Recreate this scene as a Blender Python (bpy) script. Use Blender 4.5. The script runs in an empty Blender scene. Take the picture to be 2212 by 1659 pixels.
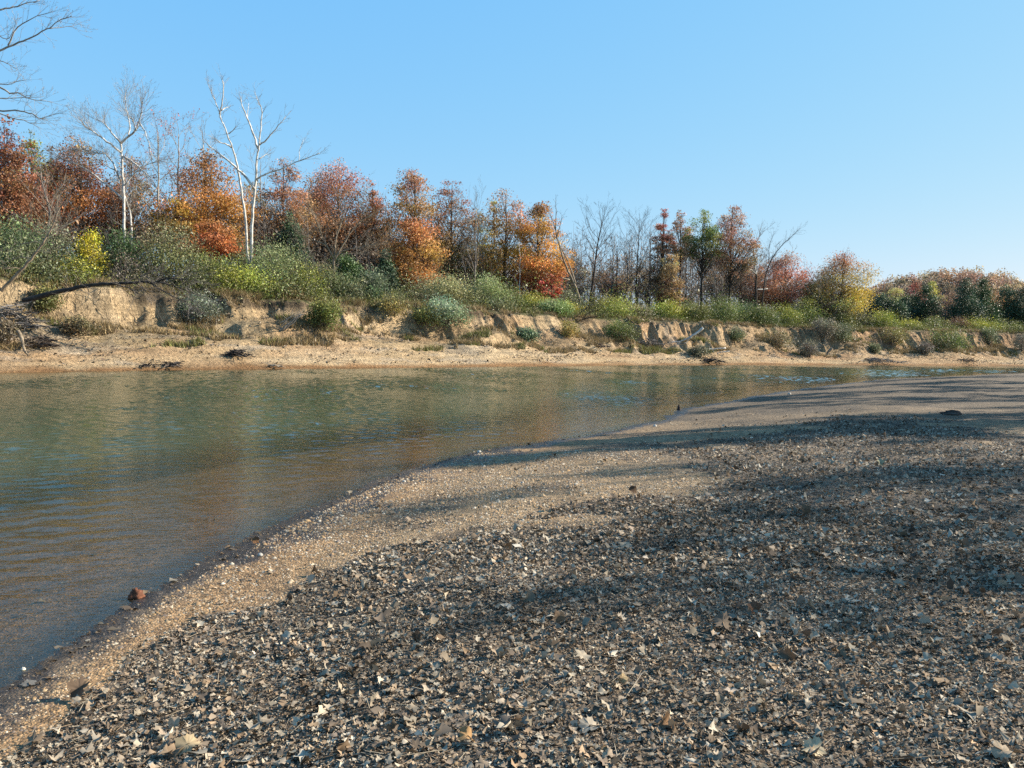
import bpy, math, random
import numpy as np
from mathutils import Matrix, Vector

RND = random.Random(11)
NPR = np.random.default_rng(5)
scn = bpy.context.scene
COL = scn.collection

# ------------------------------------------------------------------ camera model
W, H = 2212.0, 1659.0            # reference grid used for measuring the place
FPX = 0.82 * W
CAM = np.array([0.0, 0.0, 2.0])  # water surface is z = 0
PITCH = math.atan(90.5 / FPX)
ROLL = math.radians(1.0)
_r0 = np.array([1.0, 0, 0]); _u0 = np.array([0, math.sin(PITCH), math.cos(PITCH)])
FWD = np.array([0, math.cos(PITCH), -math.sin(PITCH)])
RIGHT = math.cos(ROLL) * _r0 + math.sin(ROLL) * _u0
UP = -math.sin(ROLL) * _r0 + math.cos(ROLL) * _u0

def ray(x, y):
    return FWD + (x - W / 2) / FPX * RIGHT + (H / 2 - y) / FPX * UP
def at(x, y, Y):
    d = ray(x, y); return CAM + d * (Y / d[1])
def on_z(x, y, z):
    d = ray(x, y); return CAM + d * ((z - CAM[2]) / d[2])
def proj(P):
    q = np.asarray(P, float) - CAM
    dz = q @ FWD
    dz = np.where(dz < 0.05, 0.05, dz)
    return W / 2 + FPX * (q @ RIGHT) / dz, H / 2 - FPX * (q @ UP) / dz

# ------------------------------------------------------------------ noise
def _hash(i, j, seed):
    h = (i.astype(np.int64) * 374761393 + j.astype(np.int64) * 668265263 + seed * 1274126177) & 0xffffffff
    h = ((h ^ (h >> 13)) * 1274126177) & 0xffffffff
    return ((h ^ (h >> 16)) & 0xffff) / 65535.0
def vnoise(x, y, seed=0):
    x = np.asarray(x, float); y = np.asarray(y, float) + 0 * x
    i = np.floor(x); j = np.floor(y); fx = x - i; fy = y - j
    fx = fx * fx * fx * (fx * (fx * 6 - 15) + 10); fy = fy * fy * fy * (fy * (fy * 6 - 15) + 10)
    a = _hash(i, j, seed); b = _hash(i + 1, j, seed); c = _hash(i, j + 1, seed); d = _hash(i + 1, j + 1, seed)
    return (a * (1 - fx) + b * fx) * (1 - fy) + (c * (1 - fx) + d * fx) * fy
def fbm(x, y, seed=0, oct=4):
    v = 0; a = 0.5; t = 0
    for k in range(oct):
        v = v + a * vnoise(np.asarray(x) * 2 ** k + 17.3 * k, np.asarray(y) * 2 ** k + 9.1 * k, seed + k); t += a; a *= 0.5
    return v / t
def ridge(x, y, seed=0):
    return 1 - np.abs(2 * vnoise(x, y, seed) - 1)
def sstep(a, b, x):
    t = np.clip((x - a) / (b - a), 0, 1); return t * t * (3 - 2 * t)

# ------------------------------------------------------------------ far bank
def resample(P, ds):
    P = np.array(P, float)
    L = np.r_[0, np.cumsum(np.linalg.norm(np.diff(P, axis=0), axis=1))]
    s = np.arange(0, L[-1], ds)
    Q = np.c_[np.interp(s, L, P[:, 0]), np.interp(s, L, P[:, 1])]
    return s, Q
def smooth(Q, n):
    k = np.hanning(n); k /= k.sum()
    pad = n // 2
    out = np.empty_like(Q)
    for c in range(2):
        q = np.r_[Q[0, c] + (np.arange(-pad, 0)) * (Q[1, c] - Q[0, c]), Q[:, c], Q[-1, c] + np.arange(1, pad + 1) * (Q[-1, c] - Q[-2, c])]
        out[:, c] = np.convolve(q, k, 'same')[pad:pad + len(Q)]
    return out
wl = [(0, 805), (150, 803), (300, 800), (600, 797), (900, 794), (1200, 790.5), (1400, 788.5), (1700, 788.5), (2000, 789.5), (2212, 791)]
far_pts = [(-95, -35), (-60, 5), (-36, 31)] + [tuple(on_z(x, y, 0)[:2]) for x, y in wl] + [(108, 126), (200, 160), (420, 215)]
DS = 0.16
_, fq = resample(far_pts, DS)
BASE = smooth(fq, 141)
SA = np.r_[0, np.cumsum(np.linalg.norm(np.diff(BASE, axis=0), axis=1))]
_t = np.gradient(BASE, axis=0); _t /= np.linalg.norm(_t, axis=1)[:, None]
NRM = np.c_[-_t[:, 1], _t[:, 0]]
BX = proj(np.c_[BASE, np.zeros(len(BASE))])[0]
_front = BASE[:, 1] > 6
def s_at(x):
    return np.interp(x, BX[_front], SA[_front])
_kx = np.array([-300, 150, 330, 560, 760, 960, 1120, 1430, 1850, 2212, 2500.])
_ks = s_at(_kx)
_zt = np.array([5.5, 5.4, 5.3, 5.1, 4.9, 4.9, 5.0, 4.75, 4.5, 4.55, 4.7])
_z1 = np.array([1.7, 1.7, 1.65, 1.5, 1.4, 1.25, 1.2, 1.0, 0.95, 1.0, 1.0])
_tb = np.array([6.0, 6.0, 5.8, 5.2, 4.8, 4.6, 4.2, 3.8, 3.6, 3.8, 4])
_tt = np.array([10.5, 10.5, 10.2, 9.8, 9.4, 9.6, 9.0, 8.6, 8.2, 8.4, 8.6])

def bank_z(s, t):
    s = np.asarray(s, float); t = np.asarray(t, float)
    zt = np.interp(s, _ks, _zt); z1 = np.interp(s, _ks, _z1); tb = np.interp(s, _ks, _tb); tt = np.interp(s, _ks, _tt)
    z1 = z1 * (.85 + .8 * vnoise(s / 5.0, .3, 45)); tb = tb * (.80 + .3 * vnoise(s / 7, .6, 46))
    hl = 3.4 * (fbm(s / 7.5, 0.3 + t * 0.02, 3, 3) - 0.5)
    tb = tb + 0.5 * hl; tt = tt + hl
    m = sstep(tb - 1.2, tb + 0.6, t) * (1 - sstep(tt + 0.2, tt + 1.4, t))
    wz = fbm(s / 2.0, t / 2.5, 77, 2) - 0.5
    g = 0.30 * (ridge(s / 2.9 + 0.9 * wz, t * 0.10, 21) ** 2 - 0.35) + 1.5 * (fbm(s / 4.2, t / 6, 26, 2) - .5) + 0.45 * (ridge(s / 0.8 + 0.9 * wz, t * 0.12, 22) - 0.5) + 0.42 * (fbm(s / 0.42, t / 1.1, 23, 3) - 0.5) + 1.15 * (fbm(s / 1.9, t / 1.5, 25, 3) - 0.5)
    lower = sstep(1.2, tb, t) * (1 - sstep(tb, tb + .6, t))
    g2 = 0.60 * (ridge(s / 1.5 + t * 0.45 + .8 * wz, t * 0.05, 31) ** 3 - 0.3) + .5 * (fbm(s / 1.1 + t * .3, t / 2, 32, 3) - .5)
    tw = t + m * g * (0.6 + 0.9 * vnoise(s / 5, 0.2, 24)) + lower * g2
    u = np.clip((tw - tb) / (tt - tb), 0, 1)
    k = sstep(0.35, 0.75, vnoise(s / 5.5, 0.5, 41))
    mid = 0.40 + 0.16 * (vnoise(s / 4.5, .5, 43) - .5)
    st = mid * 0.6 * sstep(0.0, 0.25, u) + mid * 0.4 * u + (1 - mid * 1.0) * (.35 * u + .65 * sstep(0.62, 0.92, u))
    st = np.clip(st, 0, 1)
    sh = vnoise(s / 4.2, .7, 44)
    sc = (.22 + .30 * sh) * u + (.78 - .30 * sh) * sstep(0.42, 0.88, u)
    f = st * k + sc * (1 - k)
    beach = z1 * np.clip(tw / tb, -5, 1)
    b = np.where(t > 0, beach, 0.28 * t)
    z = b + (zt - z1) * f
    z = z + 0.30 * (fbm(s / 1.6, t / 1.2, 51, 3) - 0.5) * sstep(0.4, 2.5, t) + 0.11 * (fbm(s / 0.4, t / 0.3, 52, 2) - 0.5) * sstep(0.4, 2, t)
    top = sstep(tt - .3, tt + 2.5, t)
    z = z + top * (0.5 * (fbm(s / 6, t / 6, 61, 3) - 0.5) + 0.004 * np.clip(t - tt, 0, 400))
    return np.maximum(z, -2.0)
def bank_xy(s, t):
    bx = np.interp(s, SA, BASE[:, 0]); by = np.interp(s, SA, BASE[:, 1])
    nx = np.interp(s, SA, NRM[:, 0]); ny = np.interp(s, SA, NRM[:, 1])
    return np.stack([bx + nx * t, by + ny * t], -1)
def bank_P(s, t):
    return np.concatenate([bank_xy(s, t), bank_z(s, t)[..., None]], -1)
def st_of(P):
    P = np.atleast_2d(P)
    out = []
    for p in P:
        d = BASE - p[:2]; i = int(np.argmin((d * d).sum(1)))
        out.append((SA[i], float(-(d[i] @ NRM[i]))))
    return np.array(out)
_sf = SA[_front]
def bank_at(x, t):
    """ground point on the far side, t metres back from the waterline, in column x"""
    P = bank_P(_sf, np.full(len(_sf), float(t)))
    px = proj(P)[0]
    i = int(np.argmin(np.abs(px - x)))
    return P[i]
def on_bank(x, y):
    """ground point of the far bank seen at (x, y)"""
    Y = np.arange(28.0, 150.0, 0.25)
    P = np.array([at(x, y, v) for v in Y])
    st = st_of(P)
    z = bank_z(st[:, 0], st[:, 1])
    hit = np.where((P[:, 2] <= z) & (st[:, 1] > -0.5))[0]
    i = hit[0] if len(hit) else len(Y) - 1
    p = P[i].copy(); p[2] = z[i]
    return p

# ------------------------------------------------------------------ near gravel bar
sl = [(0, 1490), (300, 1290), (500, 1180), (700, 1085), (850, 1025), (1030, 975), (1180, 953), (1300, 934), (1440, 905), (1475, 883), (1580, 866), (1700, 844), (1900, 820), (2212, 806)]
near_pts = [(-5.5, -40), (-3.6, -8), (-3.05, 1.5)] + [tuple(on_z(x, y, 0)[:2]) for x, y in sl] + [(75, 98), (160, 132), (420, 190)]
_, nq = resample(near_pts, 0.1)
nq = smooth(nq, 15)
_nt = np.gradient(nq, axis=0); _nt /= np.linalg.norm(_nt, axis=1)[:, None]
NN = np.c_[_nt[:, 1], -_nt[:, 0]]          # towards the bar
# distance to the shoreline on a lookup grid is heavy; work in chunks with a coarse then fine search
def shore_d(XY):
    XY = np.asarray(XY, float)
    out = np.empty(len(XY))
    co = nq[::12]
    for a in range(0, len(XY), 20000):
        p = XY[a:a + 20000]
        d2 = ((p[:, None, 0] - co[None, :, 0]) ** 2 + (p[:, None, 1] - co[None, :, 1]) ** 2)
        i0 = d2.argmin(1) * 12
        best = np.full(len(p), 1e18); bi = i0.copy()
        for k in range(-12, 13, 2):
            ii = np.clip(i0 + k, 0, len(nq) - 1)
            dd = ((p - nq[ii]) ** 2).sum(1)
            m = dd < best; best[m] = dd[m]; bi[m] = ii[m]
        sgn = np.sign(((p - nq[bi]) * NN[bi]).sum(1))
        out[a:a + 20000] = np.sqrt(best) * np.where(sgn == 0, 1, sgn)
    return out
def bar_z(XY, d=None):
    XY = np.asarray(XY, float)
    if d is None: d = shore_d(XY)
    x, y = XY[:, 0], XY[:, 1]
    r = np.hypot(x, y)
    d = d + (0.20 * (fbm(x / 1.3, y / 1.3, 71, 2) - 0.5) + .13 * (fbm(x / .32, y / .32, 74, 3) - .5)) * np.clip(r / 9, .7, 2.5)
    z = np.where(d < 0, np.where(d > -4, 0.075 * d, -.30 + .22 * (d + 4)), np.interp(d, [0, 1.0, 2.5, 5, 12, 30, 60, 500], [0, 0.035, 0.19, 0.36, 0.50, 0.75, 1.6, 4.0]))
    z = z + np.clip(d / 2.2, 0, 1) * (0.12 * (fbm(x / 2.5, y / 2.5, 72, 3) - 0.5) + 0.05 * (fbm(x / .5, y / .5, 73, 3) - 0.5) * np.clip(6 / np.maximum(r, 1), .2, 1))
    z = np.where(d > .06, np.maximum(z, .012 + .004 * np.clip(d, 0, 1)), z)
    return np.maximum(z, -1.9)

# ------------------------------------------------------------------ mesh helpers
def make_mesh(name, V, faces, mat, vcol=None, smooth=False):
    """faces: list of integer arrays (n, k)"""
    me = bpy.data.meshes.new(name)
    V = np.asarray(V, np.float32)
    faces = [np.asarray(f, np.int32) for f in faces if len(f)]
    me.vertices.add(len(V)); me.vertices.foreach_set('co', V.ravel())
    nl = sum(f.size for f in faces); npol = sum(len(f) for f in faces)
    me.loops.add(nl); me.loops.foreach_set('vertex_index', np.concatenate([f.ravel() for f in faces]))
    tot = np.concatenate([np.full(len(f), f.shape[1], np.int32) for f in faces])
    st = np.r_[0, np.cumsum(tot)[:-1]].astype(np.int32)
    me.polygons.add(npol); me.polygons.foreach_set('loop_start', st); me.polygons.foreach_set('loop_total', tot)
    if smooth: me.polygons.foreach_set('use_smooth', np.ones(npol, bool))
    if vcol is not None:
        ca = me.color_attributes.new('Col', 'FLOAT_COLOR', 'POINT')
        c = np.ones((len(V), 4), np.float32); c[:, :3] = vcol
        ca.data.foreach_set('color', c.ravel())
    me.update(calc_edges=True)
    me.materials.append(mat)
    return me
def obj(name, V, faces, mat, vcol=None, smooth=False, parent=None, origin=None):
    V = np.asarray(V, float)
    o0 = np.zeros(3) if origin is None else np.asarray(origin, float)
    me = make_mesh(name, V - o0, faces, mat, vcol, smooth)
    o = bpy.data.objects.new(name, me); COL.objects.link(o)
    if parent is not None: o.parent = parent
    else: o.location = o0
    return o
def thing(name, label, cat, loc, group=None):
    o = bpy.data.objects.new(name, None); COL.objects.link(o)
    o.empty_display_size = 0.3
    o.location = loc; o['label'] = label; o['category'] = cat
    if group: o['group'] = group
    return o
def tag(o, label=None, cat=None, group=None, kind=None):
    if label: o['label'] = label
    if cat: o['category'] = cat
    if group: o['group'] = group
    if kind: o['kind'] = kind
    return o

def tubes(segs, n=4):
    """independent tapered prisms: segs = [(p, q, r0, r1)]"""
    p = np.array([s[0] for s in segs], float); q = np.array([s[1] for s in segs], float)
    r0 = np.array([s[2] for s in segs]); r1 = np.array([s[3] for s in segs])
    d = q - p; L = np.linalg.norm(d, axis=1); L[L == 0] = 1e-6; d = d / L[:, None]
    q = q + d * (r1 * 0.3)[:, None]
    h = np.where(np.abs(d[:, 2:3]) > 0.9, np.array([[1.0, 0, 0]]), np.array([[0, 0, 1.0]]))
    a = np.cross(d, h); a /= np.linalg.norm(a, axis=1)[:, None]; b = np.cross(d, a)
    th = np.arange(n) * 2 * math.pi / n
    ring = np.cos(th)[None, :, None] * a[:, None, :] + np.sin(th)[None, :, None] * b[:, None, :]
    V = np.concatenate([p[:, None, :] + ring * r0[:, None, None], q[:, None, :] + ring * r1[:, None, None]], 1)
    m = len(p); base = (np.arange(m) * 2 * n)[:, None]
    k = np.arange(n); k2 = (k + 1) % n
    F = np.stack([np.stack([base + k, base + k2, base + n + k2, base + n + k], -1)], 0).reshape(-1, 4)
    return V.reshape(-1, 3), F
def tube_path(P, R, n=8):
    """one continuous tapered tube through points P"""
    P = np.asarray(P, float); m = len(P)
    T = np.gradient(P, axis=0); T /= np.linalg.norm(T, axis=1)[:, None]
    h = np.array([0.31, 0.87, 0.15]) if abs(T[0][2]) > .5 else np.array([0.1, 0.2, 1.0])
    a = np.cross(T, h); a /= np.linalg.norm(a, axis=1)[:, None]; b = np.cross(T, a)
    th = np.arange(n) * 2 * math.pi / n
    ring = np.cos(th)[None, :, None] * a[:, None] + np.sin(th)[None, :, None] * b[:, None]
    V = (P[:, None] + ring * np.asarray(R)[:, None, None]).reshape(-1, 3)
    F = []
    for i in range(m - 1):
        for k in range(n):
            F.append((i * n + k, i * n + (k + 1) % n, (i + 1) * n + (k + 1) % n, (i + 1) * n + k))
    V = np.r_[V, P[:1], P[-1:]]
    T3 = [(m * n, (k + 1) % n, k) for k in range(n)] + [(m * n + 1, (m - 1) * n + k, (m - 1) * n + (k + 1) % n) for k in range(n)]
    return V, np.array(F), np.array(T3)
def merge(parts):
    Vs, quads, tris, cols = [], [], [], []
    o = 0
    for p in parts:
        V, fl, c = p
        Vs.append(V)
        for f in fl:
            f = np.asarray(f)
            if len(f) == 0: continue
            (quads if f.shape[1] == 4 else tris).append(f + o)
        cols.append(np.broadcast_to(np.asarray(c, float), V.shape))
        o += len(V)
    F = []
    if quads: F.append(np.concatenate(quads))
    if tris: F.append(np.concatenate(tris))
    return np.concatenate(Vs), F, np.concatenate(cols)
def rand_unit(n):
    v = NPR.normal(size=(n, 3)); return v / np.linalg.norm(v, axis=1)[:, None]
def leaf_quads(C, size, aspect=0.6, up=0.4, fold=0.12):
    n = len(C)
    nr = rand_unit(n) + np.array([0, 0, up]); nr /= np.linalg.norm(nr, axis=1)[:, None]
    a = np.cross(nr, rand_unit(n)); a /= (np.linalg.norm(a, axis=1)[:, None] + 1e-9); b = np.cross(nr, a)
    s = (size * np.exp(NPR.normal(0, .28, n)))[:, None]
    V = np.stack([C + a * s * .5, C + b * s * .5 * aspect + nr * s * fold, C - a * s * .5, C - b * s * .5 * aspect + nr * s * fold], 1)
    F = np.arange(n * 4).reshape(n, 4)
    return V.reshape(-1, 3), F

# ------------------------------------------------------------------ materials
def new_mat(name):
    m = bpy.data.materials.new(name); m.use_nodes = True
    nt = m.node_tree
    for n in list(nt.nodes): nt.nodes.remove(n)
    out = nt.nodes.new('ShaderNodeOutputMaterial')
    return m, nt, out
def N(nt, t, **kw):
    n = nt.nodes.new(t)
    for k, v in kw.items():
        if k.startswith('i_'): n.inputs[int(k[2:]) if k[2:].isdigit() else k[2:].replace('_', ' ')].default_value = v
        else: setattr(n, k, v)
    return n
def mixcol(nt, a, b, fac, mode='MIX'):
    m = nt.nodes.new('ShaderNodeMix'); m.data_type = 'RGBA'; m.blend_type = mode
    for sock, v in ((0, fac), (6, a), (7, b)):
        if hasattr(v, 'is_linked') or isinstance(v, bpy.types.NodeSocket): nt.links.new(v, m.inputs[sock])
        else: m.inputs[sock].default_value = v
    return m.outputs[2]
def ramp(nt, src, stops):
    r = nt.nodes.new('ShaderNodeValToRGB')
    e = r.color_ramp.elements
    while len(e) < len(stops): e.new(0.5)
    for k, (p, c) in enumerate(stops):
        e[k].position = p; e[k].color = (c, c, c, 1) if not hasattr(c, '__len__') else (*c, 1)
    nt.links.new(src, r.inputs[0]); return r.outputs[0]
def pos_node(nt):
    return nt.nodes.new('ShaderNodeNewGeometry').outputs['Position']
def noise_tex(nt, vec, scale, detail=4, rough=.55):
    n = N(nt, 'ShaderNodeTexNoise'); n.inputs['Scale'].default_value = scale; n.inputs['Detail'].default_value = detail; n.inputs['Roughness'].default_value = rough
    nt.links.new(vec, n.inputs['Vector']); return n.outputs['Fac']

def leaf_material(name, trans=0.35):
    m, nt, out = new_mat(name)
    c = N(nt, 'ShaderNodeVertexColor', layer_name='Col').outputs['Color']
    p = N(nt, 'ShaderNodeBsdfPrincipled'); p.inputs['Roughness'].default_value = 0.55; p.inputs['Specular IOR Level'].default_value = 0.35
    t = N(nt, 'ShaderNodeBsdfTranslucent')
    mx = N(nt, 'ShaderNodeMixShader'); mx.inputs[0].default_value = trans
    nt.links.new(c, p.inputs['Base Color']); nt.links.new(c, t.inputs['Color'])
    nt.links.new(p.outputs[0], mx.inputs[1]); nt.links.new(t.outputs[0], mx.inputs[2]); nt.links.new(mx.outputs[0], out.inputs[0])
    return m
def col_material(name, rough=.85, nscale=6.0, var=.5, bump=0.3, bscale=20, bdist=.02):
    m, nt, out = new_mat(name)
    c = N(nt, 'ShaderNodeVertexColor', layer_name='Col').outputs['Color']
    pos = pos_node(nt)
    f = ramp(nt, noise_tex(nt, pos, nscale, 5), [(0.3, 1 - var), (0.7, 1.0 + var * .25)])
    p = N(nt, 'ShaderNodeBsdfPrincipled'); p.inputs['Roughness'].default_value = rough; p.inputs['Specular IOR Level'].default_value = 0.2
    nt.links.new(mixcol(nt, c, f, 1.0, 'MULTIPLY'), p.inputs['Base Color'])
    b = N(nt, 'ShaderNodeBump'); b.inputs['Strength'].default_value = bump; b.inputs['Distance'].default_value = bdist
    nt.links.new(noise_tex(nt, pos, bscale, 5), b.inputs['Height']); nt.links.new(b.outputs[0], p.inputs['Normal'])
    nt.links.new(p.outputs[0], out.inputs[0])
    return m
M_LEAF = leaf_material('tree_leaves', .34)
M_SHRUB = leaf_material('shrub_leaves', .25)
M_NEEDLE = leaf_material('cedar_needles', .12)
M_GRASS = leaf_material('dry_grass_blades', .25)
M_BARK = col_material('bark', .9, 3.2, .62, .6, 25, .03)
M_LITTER = leaf_material('fallen_leaves', .08)
for n_ in M_LITTER.node_tree.nodes:
    if n_.type == 'BSDF_PRINCIPLED': n_.inputs['Specular IOR Level'].default_value = .04; n_.inputs['Roughness'].default_value = .95
M_PEBBLE = col_material('pebbles', .7, 60, .3, .1, 200, .002)
def bank_material():
    m, nt, out = new_mat('sandy_bank')
    c = N(nt, 'ShaderNodeVertexColor', layer_name='Col').outputs['Color']
    pos = pos_node(nt)
    m1 = N(nt, 'ShaderNodeMapping'); m1.inputs['Scale'].default_value = (3.6, 3.6, .55); nt.links.new(pos, m1.inputs['Vector'])
    m2 = N(nt, 'ShaderNodeMapping'); m2.inputs['Scale'].default_value = (.25, .25, 5.0); nt.links.new(pos, m2.inputs['Vector'])
    streak = noise_tex(nt, m1.outputs[0], 1.6, 5, .65); strata = noise_tex(nt, m2.outputs[0], 1.0, 4, .6); crumb = noise_tex(nt, pos, 5.5, 6, .7)
    f = mixcol(nt, ramp(nt, strata, [(.32, .72), (.62, 1.08)]), ramp(nt, crumb, [(.30, .50), (.60, 1.12)]), 1, 'MULTIPLY')
    f = mixcol(nt, f, ramp(nt, streak, [(.32, .70), (.60, 1.08)]), 1, 'MULTIPLY')
    p = N(nt, 'ShaderNodeBsdfPrincipled'); p.inputs['Roughness'].default_value = .95; p.inputs['Specular IOR Level'].default_value = .15
    nt.links.new(mixcol(nt, c, f, 1.0, 'MULTIPLY'), p.inputs['Base Color'])
    b = N(nt, 'ShaderNodeBump'); b.inputs['Strength'].default_value = 1; b.inputs['Distance'].default_value = .22; nt.links.new(streak, b.inputs['Height'])
    b2 = N(nt, 'ShaderNodeBump'); b2.inputs['Strength'].default_value = 1; b2.inputs['Distance'].default_value = .20; nt.links.new(crumb, b2.inputs['Height']); nt.links.new(b.outputs[0], b2.inputs['Normal'])
    nt.links.new(b2.outputs[0], p.inputs['Normal']); nt.links.new(p.outputs[0], out.inputs[0])
    return m
M_BANK = bank_material()

def bar_material():
    m, nt, out = new_mat('gravel_bar')
    c = N(nt, 'ShaderNodeVertexColor', layer_name='Col')
    wet = N(nt, 'ShaderNodeAttribute', attribute_name='wet').outputs['Fac']
    pos = pos_node(nt)
    v = N(nt, 'ShaderNodeTexVoronoi'); v.inputs['Scale'].default_value = 55; nt.links.new(pos, v.inputs['Vector'])
    v2 = N(nt, 'ShaderNodeTexVoronoi'); v2.inputs['Scale'].default_value = 17; nt.links.new(pos, v2.inputs['Vector'])
    sep = N(nt, 'ShaderNodeSeparateColor'); nt.links.new(v.outputs['Color'], sep.inputs[0])
    tone = ramp(nt, sep.outputs[0], [(0.0, (.45, .40, .36)), (.35, (.85, .80, .72)), (.8, (1.15, 1.0, .85)), (1.0, (1.7, 1.6, 1.45))])
    sep2 = N(nt, 'ShaderNodeSeparateColor'); nt.links.new(v2.outputs['Color'], sep2.inputs[0])
    tone2 = ramp(nt, sep2.outputs[1], [(0.0, .6), (.5, 1.0), (1.0, 1.25)])
    f = ramp(nt, noise_tex(nt, pos, 1.1, 6, .65), [(0.3, .62), (0.7, 1.2)])
    cc = mixcol(nt, mixcol(nt, mixcol(nt, c.outputs['Color'], tone, 1, 'MULTIPLY'), tone2, 1, 'MULTIPLY'), f, 1.0, 'MULTIPLY')
    p = N(nt, 'ShaderNodeBsdfPrincipled'); p.inputs['Specular IOR Level'].default_value = 0.3
    nt.links.new(cc, p.inputs['Base Color'])
    rr = ramp(nt, wet, [(0, .92), (1, .22)]); nt.links.new(rr, p.inputs['Roughness'])
    b = N(nt, 'ShaderNodeBump'); b.inputs['Strength'].default_value = .9; b.inputs['Distance'].default_value = .012; b.invert = True
    nt.links.new(v.outputs['Distance'], b.inputs['Height'])
    b2 = N(nt, 'ShaderNodeBump'); b2.inputs['Strength'].default_value = .8; b2.inputs['Distance'].default_value = .04
    nt.links.new(noise_tex(nt, pos, 9, 6, .7), b2.inputs['Height']); nt.links.new(b.outputs[0], b2.inputs['Normal'])
    nt.links.new(b2.outputs[0], p.inputs['Normal'])
    nt.links.new(p.outputs[0], out.inputs[0])
    return m
M_BAR = bar_material()

def water_material():
    m, nt, out = new_mat('river_water')
    dep = N(nt, 'ShaderNodeAttribute', attribute_name='depth').outputs['Fac']
    pos = pos_node(nt)
    mp = N(nt, 'ShaderNodeMapping'); mp.inputs['Rotation'].default_value = (0, 0, math.radians(-20)); mp.inputs['Scale'].default_value = (1.0, 2.6, 1.0)
    nt.links.new(pos, mp.inputs['Vector'])
    n1 = noise_tex(nt, mp.outputs[0], 7.0, 3, .6); n2 = noise_tex(nt, mp.outputs[0], 0.35, 3, .5)
    patch = ramp(nt, noise_tex(nt, mp.outputs[0], 0.045, 3, .5), [(.35, .55), (.65, 1.0)])
    b1 = N(nt, 'ShaderNodeBump'); b1.inputs['Distance'].default_value = .006; nt.links.new(patch, b1.inputs['Strength'])
    nt.links.new(n1, b1.inputs['Height'])
    b2 = N(nt, 'ShaderNodeBump'); b2.inputs['Distance'].default_value = .012; b2.inputs['Strength'].default_value = .4
    nt.links.new(n2, b2.inputs['Height']); nt.links.new(b1.outputs[0], b2.inputs['Normal'])
    murk = N(nt, 'ShaderNodeBsdfDiffuse'); murk.inputs['Color'].default_value = (.046, .066, .040, 1)
    tr = N(nt, 'ShaderNodeBsdfTransparent'); tr.inputs['Color'].default_value = (.78, .74, .58, 1)
    body = N(nt, 'ShaderNodeMixShader')
    nt.links.new(ramp(nt, dep, [(0.0, .0), (.10, .08), (.30, .42), (.6, .88), (1, 1.0)]), body.inputs[0])
    nt.links.new(tr.outputs[0], body.inputs[1]); nt.links.new(murk.outputs[0], body.inputs[2])
    gl = N(nt, 'ShaderNodeBsdfGlossy'); gl.inputs['Roughness'].default_value = .07; gl.inputs['Color'].default_value = (.86, .88, .86, 1)
    fr = N(nt, 'ShaderNodeFresnel'); fr.inputs['IOR'].default_value = 1.33
    for n in (gl, fr): nt.links.new(b2.outputs[0], n.inputs['Normal'])
    mx = N(nt, 'ShaderNodeMixShader'); # light leaving the bed goes straight up through the unrefracted sheet, so no total reflection from below
    inv = N(nt, 'ShaderNodeMath', operation='SUBTRACT'); inv.inputs[0].default_value = 1; nt.links.new(nt.nodes.new('ShaderNodeNewGeometry').outputs['Backfacing'], inv.inputs[1])
    mf = N(nt, 'ShaderNodeMath', operation='MULTIPLY'); nt.links.new(fr.outputs[0], mf.inputs[0]); nt.links.new(inv.outputs[0], mf.inputs[1])
    nt.links.new(mf.outputs[0], mx.inputs[0]); nt.links.new(body.outputs[0], mx.inputs[1]); nt.links.new(gl.outputs[0], mx.inputs[2])
    nt.links.new(mx.outputs[0], out.inputs[0])
    return m
M_WATER = water_material()

# ------------------------------------------------------------------ terrain of the far side
def grid_faces(a, b):
    i = np.arange(a * b).reshape(a, b)
    return np.stack([i[:-1, :-1], i[1:, :-1], i[1:, 1:], i[:-1, 1:]], -1).reshape(-1, 4)
S_LO, S_HI = float(s_at(-450)), float(s_at(2212)) + 60
sg = np.unique(np.r_[np.arange(0, S_LO, 2.0), np.arange(S_LO, S_HI, DS), np.arange(S_HI, SA[-1], 4.0)])
tg = np.r_[np.arange(-9, 0, .6), np.arange(0, 3, .12), np.arange(3, 12.6, .075), np.arange(12.6, 20, .5), np.arange(20, 60, 3), np.array([70, 90, 130, 200, 320, 500, 800, 1300.])]
SS, TT = np.meshgrid(sg, tg, indexing='ij')
BP = bank_P(SS, TT)
dzdt = np.gradient(BP[..., 2], axis=1) / np.gradient(TT, axis=1)
dzds = np.gradient(BP[..., 2], axis=0) / np.gradient(SS, axis=0)
slope = np.hypot(dzdt, dzds)
veg = fbm(SS / 4.5, TT / 2.2, 81, 4)
c_sand = np.array([.46, .33, .185]); c_pale = np.array([.52, .40, .25]); c_clay = np.array([.40, .245, .128]); c_cover = np.array([.165, .128, .066]); c_dark = np.array([.05, .038, .027]); c_wet = np.array([.27, .15, .066])
colr = np.broadcast_to(c_sand, BP.shape).copy()
def blend(c, m):
    global colr
    colr = colr * (1 - m[..., None]) + c * m[..., None]
xx_here = proj(BP.reshape(-1, 3))[0].reshape(SS.shape)
blend(c_clay, sstep(.42, .68, fbm(SS / 9, TT / 3, 82, 3)) * .55 + .38 * sstep(s_at(1150), s_at(1700), SS) * (TT > 2))
blend(c_pale, .5 * sstep(.50, .68, fbm(SS / 6, TT / 1.3, 83, 3)) * (1 - sstep(s_at(1300), s_at(1900), SS)))
blend(np.array([.36, .31, .24]), .4 * sstep(.62, .72, fbm(SS / 3, TT / 1.0, 86, 3)) * (TT < 7))
blend(c_wet, 1 - sstep(.15, .9, TT + .8 * (fbm(SS / 2, TT, 84, 2) - .5)))
ttl = np.interp(SS, _ks, _tt)
cov = sstep(.46, .60, veg + .12 * sstep(1.0, .3, slope) - .02) * sstep(3.0, 5.0, TT) * (1 - .75 * sstep(.9, 2.0, slope))
blend(c_cover, cov * .45)
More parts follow.
